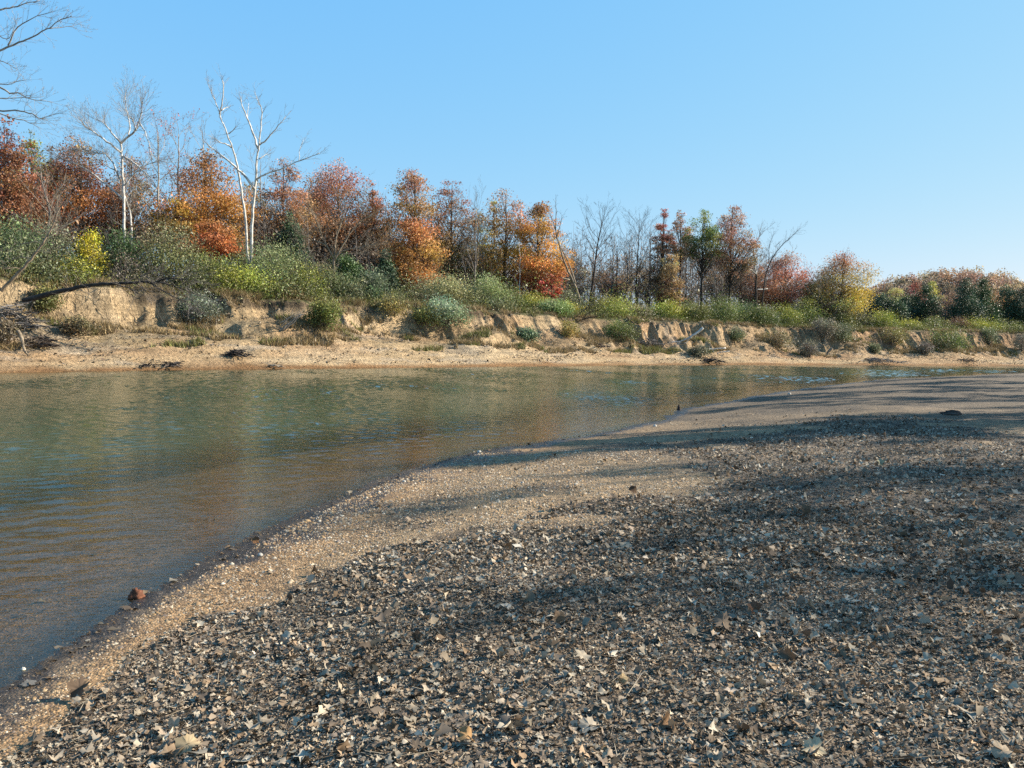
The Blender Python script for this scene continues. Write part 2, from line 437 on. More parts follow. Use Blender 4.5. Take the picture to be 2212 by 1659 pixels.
blend(np.array([.10, .095, .04]), sstep(4.1, 4.7, BP[..., 2]) * sstep(1.1, .5, slope) * .95)
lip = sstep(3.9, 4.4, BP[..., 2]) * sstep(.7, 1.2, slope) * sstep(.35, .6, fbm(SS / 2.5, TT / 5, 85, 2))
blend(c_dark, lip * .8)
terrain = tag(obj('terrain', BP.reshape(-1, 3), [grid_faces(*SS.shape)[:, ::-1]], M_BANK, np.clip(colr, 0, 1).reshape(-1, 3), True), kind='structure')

# ------------------------------------------------------------------ near bar mesh
litter_poly = np.array([(-900, 2400), (0, 1625), (200, 1510), (500, 1318), (700, 1240), (900, 1185), (1100, 1140), (1300, 1105), (1500, 1085), (1560, 1030), (1470, 968), (1700, 925), (1900, 893), (2050, 905), (2120, 950), (2300, 965), (3600, 1000), (6000, 6000), (-900, 6000)], float)
def in_poly(px, py, poly):
    c = np.zeros(len(px), bool); j = len(poly) - 1
    for i in range(len(poly)):
        xi, yi = poly[i]; xj, yj = poly[j]
        hit = ((yi > py) != (yj > py)) & (px < (xj - xi) * (py - yi) / (yj - yi + 1e-12) + xi)
        c ^= hit; j = i
    return c
def litter_mask(XY, z):
    x, y = XY[:, 0], XY[:, 1]
    wx = x + 1.5 * (fbm(x / .9, y / .9, 91, 5) - .5) * np.clip(y / 7, .5, 2.5); wy = y + 2.2 * (fbm(x / .9, y / .9, 92, 5) - .5) * np.clip(y / 7, .5, 2.5)
    px, py = proj(np.c_[wx, wy, z])
    m = in_poly(px, py, litter_poly) & (wy > .5)
    return m | ((y < 1.0) & (x > -1.5))
ang = np.r_[np.arange(-150, -44, 2.0), np.arange(-44, 44, .17), np.arange(44, 151, 2.0)] * math.pi / 180
rad = np.r_[np.array([.02, .4, .8, 1.2, 1.6, 2.0]), np.exp(np.arange(math.log(2.3), math.log(130), .0085)), np.array([140, 160, 190, 240, 300, 450])]
RR, AA = np.meshgrid(rad, ang, indexing='ij')
GXY = np.c_[(RR * np.sin(AA)).ravel(), (RR * np.cos(AA)).ravel()]
gd = shore_d(GXY); gz = bar_z(GXY, gd)
lm = litter_mask(GXY, gz).astype(float)
gx, gy = GXY[:, 0], GXY[:, 1]
g_tan = np.array([.25, .188, .115]); g_grey = np.array([.10, .082, .06]); g_mat = np.array([.12, .10, .078]); g_wet = np.array([.030, .026, .024]); g_bed = np.array([.135, .085, .043]); g_or = np.array([.29, .19, .10])
gc = np.broadcast_to(g_tan, (len(gx), 3)).copy()
def gb(c, m):
    global gc
    gc = gc * (1 - m[:, None]) + c * m[:, None]
gb(g_grey, sstep(15, 26, gy) * .85)
gb(g_grey, sstep(.45, .62, fbm(gx / 1.5, gy / 1.5, 93, 4)) * .8)
gb(g_or, sstep(.2, .5, gd) * (1 - sstep(.6, 1.6, gd)) * .8 * (1 - sstep(14, 22, gy)))
gb(g_mat, lm * .92)
gr = np.hypot(gx, gy)
wetw = (.16 + .42 * sstep(6.5, 9, gr) * (1 - sstep(15, 20, gr))) * (1 + 2.2 * (fbm(gx / .7, gy / .7, 94, 4) - .5))
wet = (1 - sstep(wetw - .05, wetw + .30, gd + .25 * (fbm(gx / .12, gy / .12, 98, 2) - .5))) * sstep(-.9, -.1, gd)
gb(g_wet, np.clip(wet * (.70 + .5 * fbm(gx / .25, gy / .25, 99, 3)), 0, .95))
gb(g_bed, 1 - sstep(-.5, -.08, gd))
bar = tag(obj('ground', np.c_[GXY, gz], [grid_faces(*RR.shape)[:, ::-1]], M_BAR, np.clip(gc, 0, 1), True), kind='structure')
wa = bar.data.attributes.new('wet', 'FLOAT', 'POINT'); wa.data.foreach_set('value', wet.astype(np.float32))

# ------------------------------------------------------------------ water
def _radii():
    r = [1.2, 1.6, 2.0]
    while r[-1] < 125: r.append(r[-1] + min(.15, max(.02, .0065 * r[-1])))
    return np.array(r + [135, 150, 180, 230, 310, 480.])
wr = _radii()
wang = np.r_[np.arange(-150, -43, 3.0), np.arange(-43, 43, .14), np.arange(43, 151, 3.0)] * math.pi / 180
cr, ca = np.unique(np.r_[wr[::9], wr[-1]]), np.unique(np.r_[wang[::6], wang[-1]])
CRr, CAa = np.meshgrid(cr, ca, indexing='ij')
cxy = np.c_[(CRr * np.sin(CAa)).ravel(), (CRr * np.cos(CAa)).ravel()]
cfar = np.concatenate([np.sqrt(((cxy[a:a + 5000, None] - BASE[None, ::8]) ** 2).sum(2)).min(1) for a in range(0, len(cxy), 5000)])
cdep = np.clip(np.minimum(-bar_z(cxy), .28 * cfar), -.6, 2).reshape(CRr.shape)
tmp = np.stack([np.interp(wang, ca, row) for row in cdep])
depth = np.stack([np.interp(wr, cr, tmp[:, j]) for j in range(len(wang))], 1)
WR, WA = np.meshgrid(wr, wang, indexing='ij')
wx, wy = WR * np.sin(WA), WR * np.cos(WA)
wz = np.zeros_like(wx)
_wr = np.random.default_rng(3)
for lam in np.exp(np.linspace(math.log(.11), math.log(.55), 36)):
    th = math.radians(-66) + _wr.normal(0, .55); kk = 2 * math.pi / lam
    wz += .0165 / kk * np.sin(kk * (wx * math.cos(th) + wy * math.sin(th)) + _wr.uniform(0, 6.28))
wz *= (.30 + 1.1 * sstep(.30, .70, fbm(wx / 7 + .3 * wy / 7, wy / 13, 19, 3))) * np.clip(depth / .16, .10, 1) * (WR < 130) * (1 + 1.5 * sstep(10, 38, WR))
WF = grid_faces(*WR.shape)
okv = (depth > -.16).ravel()
WF = WF[okv[WF].any(1)]
water = tag(obj('water', np.c_[wx.ravel(), wy.ravel(), wz.ravel()], [WF[:, ::-1]], M_WATER, None, True), kind='structure')
da = water.data.attributes.new('depth', 'FLOAT', 'POINT'); da.data.foreach_set('value', np.clip(depth, 0, 2).ravel().astype(np.float32))

# ------------------------------------------------------------------ vegetation generators
def nrm3(v):
    l = math.sqrt(v[0] * v[0] + v[1] * v[1] + v[2] * v[2]) or 1e-9
    return (v[0] / l, v[1] / l, v[2] / l)
def grow(out, p, d, L, r, lv, wob=.16, up=.05, spread=.75, nch=5, minr=.007, maxseg=7, tip=.3):
    n = max(2, min(maxseg, int(L / .45) + 1)); sl_ = L / n
    for i in range(n):
        d = nrm3((d[0] + RND.gauss(0, wob), d[1] + RND.gauss(0, wob), d[2] + RND.gauss(0, wob) * .7 + up))
        q = (p[0] + d[0] * sl_, p[1] + d[1] * sl_, p[2] + d[2] * sl_)
        ra = max(minr, r * (1 - (1 - tip) * i / n)); rb = max(minr * .8, r * (1 - (1 - tip) * (i + 1) / n))
        out.append((p, q, ra, rb))
        if lv > 0 and i >= 1:
            k = nch / max(1, n - 1); m = int(k) + (RND.random() < k - int(k))
            for _ in range(m):
                w = nrm3((RND.gauss(0, 1), RND.gauss(0, 1), RND.gauss(0, 1)))
                cd = nrm3((d[0] + w[0] * spread, d[1] + w[1] * spread, d[2] + w[2] * spread * .8 + .1))
                f = (i + 1) / n
                u = RND.random()
                pp = (p[0] + (q[0] - p[0]) * u, p[1] + (q[1] - p[1]) * u, p[2] + (q[2] - p[2]) * u)
                grow(out, pp, cd, L * RND.uniform(.35, .62) * (1.15 - .5 * f), rb * .62, lv - 1, wob, up, spread, max(2, nch - 1), minr, maxseg, tip)
        p = q
    return p
ENV = {
    'oak': lambda h: np.sin(math.pi * np.clip(h, 0, 1) ** .62) ** .85,
    'cone': lambda h: np.clip(1.02 - h, 0, 1) ** .75 * np.clip(h * 9 + .35, 0, 1),
    'column': lambda h: np.clip(1.03 - h, 0, 1) ** .42 * np.clip(h * 4 + .35, 0, 1),
    'round': lambda h: np.sqrt(np.clip(1 - (2 * h - 1) ** 2, 0, 1)),
    'vase': lambda h: (.35 + .65 * h) * np.clip((1.02 - h) * 4, 0, 1) ** .5,
    'dome': lambda h: np.sqrt(np.clip(1.02 - h ** 2, 0, 1)),
}
def pick_col(h, n, pal, jit=.22):
    pal = np.array(pal, float)
    k = np.clip(h, 0, 1) * (len(pal) - 1)
    k = np.clip(k + NPR.normal(0, .30, n), 0, len(pal) - 1)
    i = np.minimum(k.astype(int), len(pal) - 2) if len(pal) > 1 else np.zeros(n, int)
    c = pal[i] if len(pal) == 1 else pal[i] * (1 - (k - i))[:, None] + pal[i + 1] * (k - i)[:, None]
    return c * np.exp(NPR.normal(0, jit, n))[:, None]
def crown(base, top, half, env, pal, nclump, nleaf, lsize, side=None, flat=.6, gap=.25, airy=0.0, aspect=.62, csize=.24, up=.4):
    """leaf faces in clumps through the crown's volume; returns mesh arrays plus the clump centres"""
    hgt = top[2] - base[2]
    h = NPR.random(nclump * 6); a = NPR.random(nclump * 6) * 2 * math.pi
    r = ENV[env](h)
    keep = NPR.random(len(h)) < (r + .12)
    lump = fbm(np.cos(a) * 1.3 + h * 3.1 + base[0], np.sin(a) * 1.3 + h * 2.2 + base[1], int(abs(base[0] * 7)) % 91, 2)
    keep &= lump > gap
    h, a, r, lump = h[keep][:nclump], a[keep][:nclump], r[keep][:nclump], lump[keep][:nclump]
    rr = r * (.20 + .80 * np.sqrt(NPR.random(len(h)))) * (.55 + .85 * lump) * half
    ax = base[None, :] + (top - base)[None, :] * h[:, None]
    C = ax + np.c_[np.cos(a) * rr, np.sin(a) * rr, NPR.normal(0, .03 * hgt, len(h))]
    K = max(4, int(len(h) / 11)); sub = C[NPR.choice(len(C), K, replace=False)]
    dd = ((C[:, None] - sub[None]) ** 2).sum(2); nb = sub[dd.argmin(1)]
    C = C + (nb - C) * NPR.uniform(0, .26, (len(C), 1)); C = C + (nb - ax) * np.array([.05, .05, .02])
    subc = np.exp(NPR.normal(0, .15, (K, 1))) * np.exp(NPR.normal(0, .06, (K, 3))); subc = subc[dd.argmin(1)]
    sz = half * csize * np.exp(NPR.normal(0, .25, len(h))) * (1 - .35 * h)
    wgt = sz ** 2 * (1 - airy * h) ; wgt /= wgt.sum()
    idx = NPR.choice(len(h), nleaf, p=wgt)
    g = NPR.normal(size=(nleaf, 3)); g *= (np.minimum(1, 2.4 / np.linalg.norm(g, axis=1)))[:, None]
    P = C[idx] + g * sz[idx][:, None] * np.array([1, 1, flat])
    hh = np.clip((P[:, 2] - base[2]) / hgt, 0, 1)
    col = pick_col(hh, nleaf, pal)
    cj = np.exp(NPR.normal(0, .16, (len(h), 1))) * np.exp(NPR.normal(0, .07, (len(h), 3)))
    col = col * (cj * subc)[idx]
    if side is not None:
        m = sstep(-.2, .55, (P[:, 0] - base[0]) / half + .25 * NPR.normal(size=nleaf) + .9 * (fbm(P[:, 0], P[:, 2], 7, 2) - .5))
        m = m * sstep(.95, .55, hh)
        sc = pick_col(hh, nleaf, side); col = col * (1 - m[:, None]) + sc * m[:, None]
    V, F = leaf_quads(P, lsize, aspect, up)
    return V, F, np.repeat(np.clip(col, 0, .9), 4, axis=0), C, sz

def trunk_path(base, top, wob):
    n = 9
    P = np.array([base + (top - base) * (i / (n - 1)) for i in range(n)])
    off = np.cumsum(NPR.normal(0, wob, (n, 2)), axis=0); off -= off[0]
    off -= np.linspace(0, 1, n)[:, None] * off[-1]
    P[:, :2] += off
    return P
BARK = {'brown': (.085, .066, .052), 'dark': (.05, .042, .036), 'grey': (.20, .175, .15), 'pale': (.34, .30, .25), 'white': (.60, .565, .50), 'tan': (.27, .215, .15)}
SPEC = []
def height_point(x, y, Y): return at(x, y, Y)

def leafy_tree(name, label, group, x, t, ytop, w, ycb, pal, env='oak', leaves=9000, bark='brown', lean=0, side=None, airy=.25, gap=.25, lsize=.155, nclump=85, flat=.55, cat='tree', seen=None, mat=None, wood=.13, y=None, csize=.17):
    base = bank_at(x, t) if y is None else on_bank(x, y)
    Y = base[1]
    topz = at(x, ytop, Y)[2]
    half = w / 2 * Y / FPX * (1.36 if env == 'column' else 1.2); leaves = int(leaves * (1.9 if mat is None else 1.4)); nclump = int(nclump * 1.5)
    pal = [tuple(min(.62, v * f_) for v, f_ in zip(c_, (1.14, 1.46, 1.3))) for c_ in pal] if mat is None else pal
    cb = at(x, ycb, Y)[2]
    top = np.array([base[0] + lean * half, base[1], topz])
    axis_b = base + (top - base) * max(0, (cb - base[2]) / (topz - base[2]))
    T = thing(name, label, cat, base, group)
    V, F, c, C, sz = crown(axis_b, top, half, env, pal, nclump, leaves, lsize, side, flat, gap, airy, csize=csize)
    obj('crown', V, [F], mat or M_LEAF, c, False, T, base)
    tp = trunk_path(base - np.array([0, 0, .3]), base + (top - base) * .96, .05)
    hgt = topz - base[2]
    R = np.linspace(wood, .025, len(tp)) * (hgt / 9) ** .5; R[0] *= 1.25
    tv, tq, tt_ = tube_path(tp, R, 7)
    segs = []
    for cc, s_ in zip(C, sz):
        f = np.clip((cc[2] - base[2]) / hgt - .10 - .22 * np.hypot(*(cc[:2] - top[:2])) / max(half, .1) * .6, .05, .95)
        k = f * (len(tp) - 1); i = int(min(k, len(tp) - 2)); st = tp[i] * (1 - (k - i)) + tp[i + 1] * (k - i)
        r0 = float(np.interp(f, np.linspace(0, 1, len(R)), R)) * .45
        mid = st * .5 + cc * .5 + np.array([0, 0, -.06 * np.linalg.norm(cc - st)]) + NPR.normal(0, .08, 3)
        segs += [(tuple(st), tuple(mid), r0, r0 * .6), (tuple(mid), tuple(cc), r0 * .6, .012)]
        for _ in range(4):
            dd = nrm3(tuple(cc - st + NPR.normal(0, .7, 3) * np.linalg.norm(cc - st)))
            grow(segs, tuple(mid + (cc - mid) * RND.random()), dd, s_ * RND.uniform(1.0, 1.9), .012, 1, .2, .05, .8, 2, .006, 3)
    sv, sf = tubes(segs, 3)
    V, F, c = merge([(tv, [tq, tt_], BARK[bark]), (sv, [sf], np.array(BARK[bark]) * 1.15)])
    obj('trunk', V, F, M_BARK, c, True, T, base)
    return T

def bare_tree(name, label, group, x, t, ytop, w, bark='grey', lean=0, limbs=11, lv=2, nch=5, first=.3, fork=None, up=.06, spread=.7, wood=.13, y=None, remnant=None, nrem=0, cat='tree', twigbark=None, ang=.8, wob=.14):
    base = bank_at(x, t) if y is None else on_bank(x, y)
    Y = base[1]; topz = at(x, ytop, Y)[2]; half = w / 2 * Y / FPX; hgt = topz - base[2]
    top = np.array([base[0] + lean * half, base[1] + RND.uniform(-.4, .4), topz])
    tp = trunk_path(base - np.array([0, 0, .3]), base + (top - base) * .9, .10)
    R = np.linspace(wood, .022, len(tp)) * (hgt / 9) ** .5; R[0] *= 1.25
    tv, tq, tt_ = tube_path(tp, R, 7)
    limbs_s, tw = [], []
    for j in range(limbs):
        f = first + (1 - first) * (j + RND.random() * .7) / limbs
        f = min(f, .97)
        k = f * (len(tp) - 1); i = int(min(k, len(tp) - 2)); st = tp[i] * (1 - (k - i)) + tp[i + 1] * (k - i)
        a = j * 2.4 + RND.uniform(-.4, .4)
        d = nrm3((math.cos(a) * ang, math.sin(a) * ang, .35 + .75 * f))
        L = half * RND.uniform(.8, 1.25) * (1.2 - .55 * max(0, f - .4)) / max(.35, math.hypot(d[0], d[1]))
        L = min(L, (topz - st[2]) * 1.15 + .6)
        r0 = float(np.interp(f, np.linspace(0, 1, len(R)), R)) * .55
        grow(tw, tuple(st), d, L, r0, lv, wob, up, spread, nch, .006)
    grow(tw, tuple(tp[-1]), nrm3((lean * .3, 0, 1)), hgt * .12, .022, 1, .12, .05, .6, 4)
    T = thing(name, label, cat, base, group)
    bc = np.array(BARK[bark]); tc = np.array(BARK[twigbark or bark])
    sv, sf = tubes(tw, 3)
    obj('trunk', tv, [tq, tt_], M_BARK, np.broadcast_to(bc, tv.shape), True, T, base)
    obj('crown', sv, [sf], M_BARK, np.broadcast_to(tc, sv.shape), True, T, base)
    if nrem:
        ends = np.array([s[1] for s in tw if s[3] < .012]); P = ends[NPR.integers(0, len(ends), nrem)] + NPR.normal(0, .12, (nrem, 3))
        V, F = leaf_quads(P, .13)
        obj('foliage', V, [F], M_LEAF, np.repeat(pick_col(NPR.random(nrem), nrem, remnant), 4, axis=0), False, T, base)
    return T

def poly_tree(name, label, group, base, Y, lines, bark='white', twig=True, nch=3, twl=1.6, cat='tree', twigbark=None, part='trunk', tw_lv=1, deep=.5, n=7, cap_r=None):
    """lines: list of (points in the reference grid, start radius, end radius); depth wanders a little along each line"""
    T = thing(name, label, cat, base, group)
    parts, tw = [], []
    done = []
    for ln in lines:
        pts, r0, r1 = ln[:3]; lb = ln[3] if len(ln) > 3 else bark
        P0 = np.array(pts, float)
        # start depth: that of the nearest finished line
        y0 = Y
        if done:
            best = min(((np.hypot(q[0] - P0[0, 0], q[1] - P0[0, 1]), q[2]) for q in done))
            y0 = best[1]
        k = np.linspace(0, len(P0) - 1, max(6, 3 * len(P0)))
        xs = np.interp(k, np.arange(len(P0)), P0[:, 0]); ys = np.interp(k, np.arange(len(P0)), P0[:, 1])
        kern = np.array([.25, .5, .25]); xs2, ys2 = xs.copy(), ys.copy()
        xs2[1:-1] = np.convolve(xs, kern, 'valid'); ys2[1:-1] = np.convolve(ys, kern, 'valid')
        drift = RND.uniform(-deep, deep) if done else 0
        yy = y0 + drift * np.linspace(0, 1, len(k)) * 2.5
        for a_, b_, c_ in zip(xs2, ys2, yy): done.append((a_, b_, c_))
        P = np.array([at(a_, b_, c_) for a_, b_, c_ in zip(xs2, ys2, yy)])
        P[1:-1] += NPR.normal(0, .02, (len(P) - 2, 3))
        R = np.linspace(r0, r1, len(P))
        v, q, t3 = tube_path(P, R, n)
        parts.append((v, [q, t3], BARK[lb]))
        if twig:
            L = len(P)
            for i in range(L // 3, L):
                for _ in range(nch if i > L * .6 else max(1, nch - 1)):
                    d = nrm3(tuple((P[min(i + 1, L - 1)] - P[i - 1]) / (np.linalg.norm(P[min(i + 1, L - 1)] - P[i - 1]) + 1e-6) + NPR.normal(0, .55, 3) + np.array([0, 0, .15])))
                    grow(tw, tuple(P[i]), d, RND.uniform(.4, 1) * twl, min(.014, R[i] * .5), tw_lv, .16, .05, .7, 3, .005)
    V, F, c = merge(parts)
    obj(part, V, F, M_BARK, c, True, T, base)
    if tw:
        sv, sf = tubes(tw, 3)
        obj('branch' if group == 'dead wood lying on the far bank' or name == 'leaning_tree' else 'crown', sv, [sf], M_BARK, np.broadcast_to(np.array(BARK[twigbark or bark]), sv.shape), True, T, base)
    return T

def shrub(label, x, t, ytop, w, pal, y=None, leaves=2600, group='shrubs along the bank top', lsize=.13, name='shrub', env='dome', bark='grey', gap=.22, flat=.8, nclump=34, cat='shrub', airy=.1, stems=34, mat=None, aspect=.5):
    base = bank_at(x, t + (1.0 if t < 11.6 else 0)) if y is None else on_bank(x, y)
    Y = base[1]; half = w / 2 * Y / FPX * 1.12; leaves = int(leaves * 2.1); nclump = int(nclump * 1.6)
    topz = max(at(x, ytop, Y)[2], base[2] + .5)
    T = thing(name, label, cat, base, group)
    b0 = base + np.array([0, 0, .12 * (topz - base[2])])
    if group != 'shrubs along the bank top': half *= .82; leaves = int(leaves * .75)
    V, F, c, C, sz = crown(b0, np.array([base[0], base[1], topz]), half, env, pal, nclump, leaves, lsize, None, flat, gap, airy, aspect, csize=.30, up=.5)
    segs = []
    for k in range(stems):
        cc = C[k % len(C)]
        d = cc - base; L = np.linalg.norm(d) * RND.uniform(.9, 1.45)
        grow(segs, tuple(base + np.array([RND.gauss(0, .1), RND.gauss(0, .1), -.1])), nrm3(tuple(d + np.array([0, 0, .2]))), L, .03, 1, .10, .02, .6, 4, .006)
    z0 = bank_z(*st_of(V.reshape(-1, 4, 3).mean(1)[:1]).T)[0]
    obj('foliage', V, [F], mat or M_SHRUB, c, False, T, base)
    sv, sf = tubes(segs, 3)
    obj('stem', sv, [sf], M_BARK, np.broadcast_to(np.array(BARK[bark]), sv.shape), True, T, base)
    return T

# ------------------------------------------------------------------ palettes (surface colours)
MAROON = [(.20, .075, .04), (.16, .05, .03), (.20, .06, .037)]
RUST = [(.27, .12, .05), (.29, .12, .05), (.27, .10, .055)]
ORANGE = [(.30, .13, .04), (.42, .17, .045), (.40, .15, .045), (.33, .13, .06)]
GOLDOR = [(.36, .135, .05), (.42, .185, .06), (.38, .155, .06), (.36, .15, .07), (.34, .16, .10)]
REDOAK = [(.20, .09, .045), (.27, .11, .05), (.37, .125, .07), (.36, .14, .10)]
PINKRED = [(.26, .12, .055), (.32, .14, .065), (.37, .17, .12)]
SCARLET = [(.40, .11, .05), (.46, .14, .055), (.42, .14, .06)]
YELLOW = [(.50, .40, .04), (.62, .50, .05)]
OLIVE = [(.20, .16, .07), (.22, .19, .06), (.25, .20, .06)]
BROWN = [(.16, .10, .06), (.20, .12, .07)]
CEDAR = [(.042, .066, .032), (.052, .084, .040), (.068, .100, .048)]
SILVER = [(.125, .135, .050), (.175, .185, .075), (.25, .255, .125)]
GREEN = [(.085, .11, .026), (.125, .15, .036), (.18, .195, .052)]
GRYGREEN = [(.12, .14, .065), (.17, .20, .095)]
YGREEN = [(.14, .17, .035), (.27, .29, .045), (.36, .36, .06)]
DGREEN = [(.04, .075, .022), (.07, .12, .035)]
TWIGGY = [(.14, .125, .085), (.19, .17, .12)]
TWOTONE = [(.12, .09, .05), (.28, .17, .05), (.28, .15, .05), (.34, .10, .06)]
PINKBR = [(.22, .12, .07), (.30, .14, .09), (.34, .16, .13)]

G_OAK = 'autumn oaks on the far bank'
G_BARE = 'bare trees on the far bank'
G_CED = 'dark cedars on the far bank'
# ---- leafy trees: (label, x, t, ytop, width, crown bottom y, palette, options)
leafy = [
 ('dark maroon oak beside the tall bare sycamore, at the left edge', 12, 21, 256, 150, 560, MAROON, dict(leaves=12000, nclump=110)),
 ('olive yellow treetop peeping out behind the maroon oak', 72, 34, 290, 90, 470, OLIVE, dict(leaves=5000, airy=.5)),
 ('deep red and brown oak sloping down beside the white sycamore clump', 185, 27, 292, 150, 520, [(.34, .11, .035), (.32, .10, .04), (.20, .06, .035), (.27, .13, .07)], dict(leaves=11000, nclump=100, lean=-.15)),
 ('bright orange oak close behind the twin trunked white sycamore', 443, 23, 335, 170, 545, ORANGE, dict(leaves=13000, nclump=105)),
 ('low golden brown young tree below the bright orange oak', 378, 20, 430, 90, 530, [(.20, .11, .035), (.28, .145, .04)], dict(leaves=3500, nclump=40)),
 ('small flame orange tree just above the silvery bush', 458, 17, 472, 110, 560, SCARLET, dict(leaves=4500, nclump=45, flat=.4)),
 ('rust brown oak with an airy pink top, next to the white twin trunks', 612, 25, 340, 112, 560, PINKRED, dict(leaves=8500, airy=.6)),
 ('broad brick red oak with a domed top, above the spreading pale bare tree', 732, 27, 352, 165, 560, REDOAK, dict(leaves=15000, nclump=120, airy=.3)),
 ('narrow red brown tree at the shoulder of the broad brick red oak', 802, 26, 398, 50, 570, REDOAK, dict(leaves=4200, nclump=50)),
 ('dull brown oak filling the space below the broad brick red oak', 775, 31, 470, 130, 620, [(.15, .08, .045), (.22, .10, .05)], dict(leaves=6500)),
 ('tall orange oak with a golden skirt, behind the leaning scarlet tree', 893, 21, 366, 108, 625, GOLDOR, dict(leaves=14000, nclump=120, env='column', airy=.35)),
 ('red topped rusty oak beside the golden skirted oak', 972, 25, 386, 92, 620, [(.18, .11, .05), (.28, .14, .055), (.30, .12, .065), (.28, .08, .06)], dict(leaves=9500, env='column', airy=.25)),
 ('airy orange oak, the thinner of the pair by the dead leaning tree', 1088, 22, 408, 100, 640, [(.44, .18, .05), (.48, .26, .05), (.36, .15, .06), (.38, .17, .10)], dict(leaves=9500, env='column', airy=.5)),
 ('dense amber oak with low sweeping boughs beside the dead leaning tree', 1160, 18, 430, 108, 628, [(.46, .11, .06), (.50, .20, .05), (.46, .20, .05), (.40, .15, .07)], dict(leaves=13000, nclump=115, env='oak', airy=.3)),
 ('slim red tipped tree rising from the grey bare trees', 1428, 17, 442, 46, 645, [(.24, .13, .07), (.26, .13, .07), (.32, .11, .08), (.36, .09, .08)], dict(leaves=5200, env='column', nclump=70, airy=.1)),
 ('thin pale pinkish tree between the slim red one and the olive one', 1465, 20, 450, 50, 560, PINKBR, dict(leaves=2600, airy=.2, nclump=45)),
 ('olive leaved tree with dark stems near the middle of the grey wood', 1512, 16, 458, 78, 570, [(.15, .12, .045), (.20, .16, .05), (.22, .19, .06)], dict(leaves=5400, nclump=60, airy=.1, wood=.15)),
 ('tall airy pink brown oak with sky showing through its crown', 1575, 15, 440, 84, 590, PINKBR, dict(leaves=6600, nclump=85, airy=.1, gap=.32)),
 ('brown leafed sapling standing under the slim red tipped tree', 1448, 13.5, 545, 52, 660, [(.27, .14, .07), (.25, .13, .07)], dict(leaves=3200, nclump=45, env='column')),
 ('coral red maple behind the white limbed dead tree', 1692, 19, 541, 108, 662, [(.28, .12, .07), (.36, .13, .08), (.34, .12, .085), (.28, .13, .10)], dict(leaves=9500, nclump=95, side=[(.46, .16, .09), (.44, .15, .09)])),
 ('small dull red tree showing behind the white dead trunk', 1628, 24, 556, 60, 660, [(.26, .11, .06), (.32, .12, .08)], dict(leaves=3200, nclump=40)),
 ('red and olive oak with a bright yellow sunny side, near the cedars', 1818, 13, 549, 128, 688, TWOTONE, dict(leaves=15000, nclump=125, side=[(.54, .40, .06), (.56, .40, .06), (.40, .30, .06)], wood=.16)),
 ('tan tree with pale stems behind the pair of round cedars', 1933, 34, 616, 60, 690, [(.30, .20, .09), (.34, .22, .09)], dict(leaves=4200, nclump=50, airy=.3)),
 ('crimson maple glowing between the round cedars and the next cedar', 1972, 36, 608, 54, 690, [(.30, .10, .07), (.36, .09, .07)], dict(leaves=4800, nclump=50)),
 ('mustard yellow treetop behind the pale stemmed cedar', 2012, 38, 606, 56, 690, [(.34, .24, .07), (.42, .30, .07)], dict(leaves=3800, nclump=45)),
 ('mauve brown maple standing just before the tallest cedar pair', 2046, 22, 612, 70, 700, [(.20, .10, .075), (.28, .13, .10), (.32, .17, .12)], dict(leaves=5600, nclump=60)),
 ('orange brown tree behind the last two cedars', 2150, 40, 622, 80, 700, [(.36, .18, .08), (.42, .20, .09)], dict(leaves=4600, nclump=50)),
 ('narrow gold tinted tree tucked behind the airy orange oak', 1062, 28, 432, 46, 640, [(.30, .18, .05), (.30, .20, .06)], dict(leaves=3000, nclump=40, airy=.4)),
 ('brown leafed tree deep in the wood left of the deep red oak', 112, 33, 315, 86, 540, [(.15, .10, .06), (.20, .11, .06)], dict(leaves=4200, nclump=60, airy=.4)),
 ('low crimson tuft of a young tree under the dense amber oak', 1188, 14.5, 592, 46, 660, [(.42, .08, .06), (.46, .10, .06)], dict(leaves=2200, nclump=25, flat=.4)),
 ('rust coloured oak filling the gap between the golden skirted oak and the red topped one', 930, 29, 412, 90, 620, [(.24, .12, .05), (.30, .14, .06), (.32, .15, .09)], dict(leaves=7000, airy=.4)),
 ('dull amber tree behind the thin grey bare tree, left of the airy orange oak', 1030, 30, 452, 80, 630, [(.26, .15, .06), (.30, .18, .08)], dict(leaves=4500, airy=.5)),
 ('brownish oak behind the small tree at the shoulder of the brick red oak', 838, 33, 470, 80, 620, [(.20, .11, .06), (.25, .13, .07)], dict(leaves=5000, airy=.5)),
 ('tawny oak in the back row behind the white twin trunks', 545, 34, 392, 110, 560, [(.22, .11, .05), (.29, .14, .07)], dict(leaves=7000, airy=.5)),
 ('brown oak in the back row behind the wide white sycamore', 285, 36, 340, 120, 530, [(.18, .10, .06), (.24, .12, .07)], dict(leaves=6500, airy=.6)),
 ('russet oak in the back row between the rust brown oak and the brick red one', 672, 35, 388, 90, 560, [(.24, .11, .055), (.32, .14, .08)], dict(leaves=6500, airy=.5)),
 ('low brown tree at the left end of the grey wood, behind the dead leaning tree', 1232, 30, 545, 80, 640, [(.20, .13, .075), (.24, .15, .08)], dict(leaves=2600, airy=.4)),
 ('russet low tree in the grey wood under the dark fan shaped tree', 1330, 28, 548, 90, 640, [(.20, .11, .065), (.26, .13, .08)], dict(leaves=3400, airy=.4)),
 ('brown low tree of the grey wood behind the slim dark upswept tree', 1395, 30, 560, 70, 640, [(.19, .12, .07), (.23, .14, .08)], dict(leaves=2600, airy=.4)),
 ('rusty tree in the back row behind the tall pink brown oak', 1545, 29, 535, 90, 640, [(.22, .12, .07), (.28, .14, .09)], dict(leaves=4200, airy=.4)),
 ('pink brown tree in the back row right of the tall pink brown oak', 1600, 28, 560, 70, 640, [(.24, .12, .08), (.29, .15, .11)], dict(leaves=3200, airy=.4)),
]
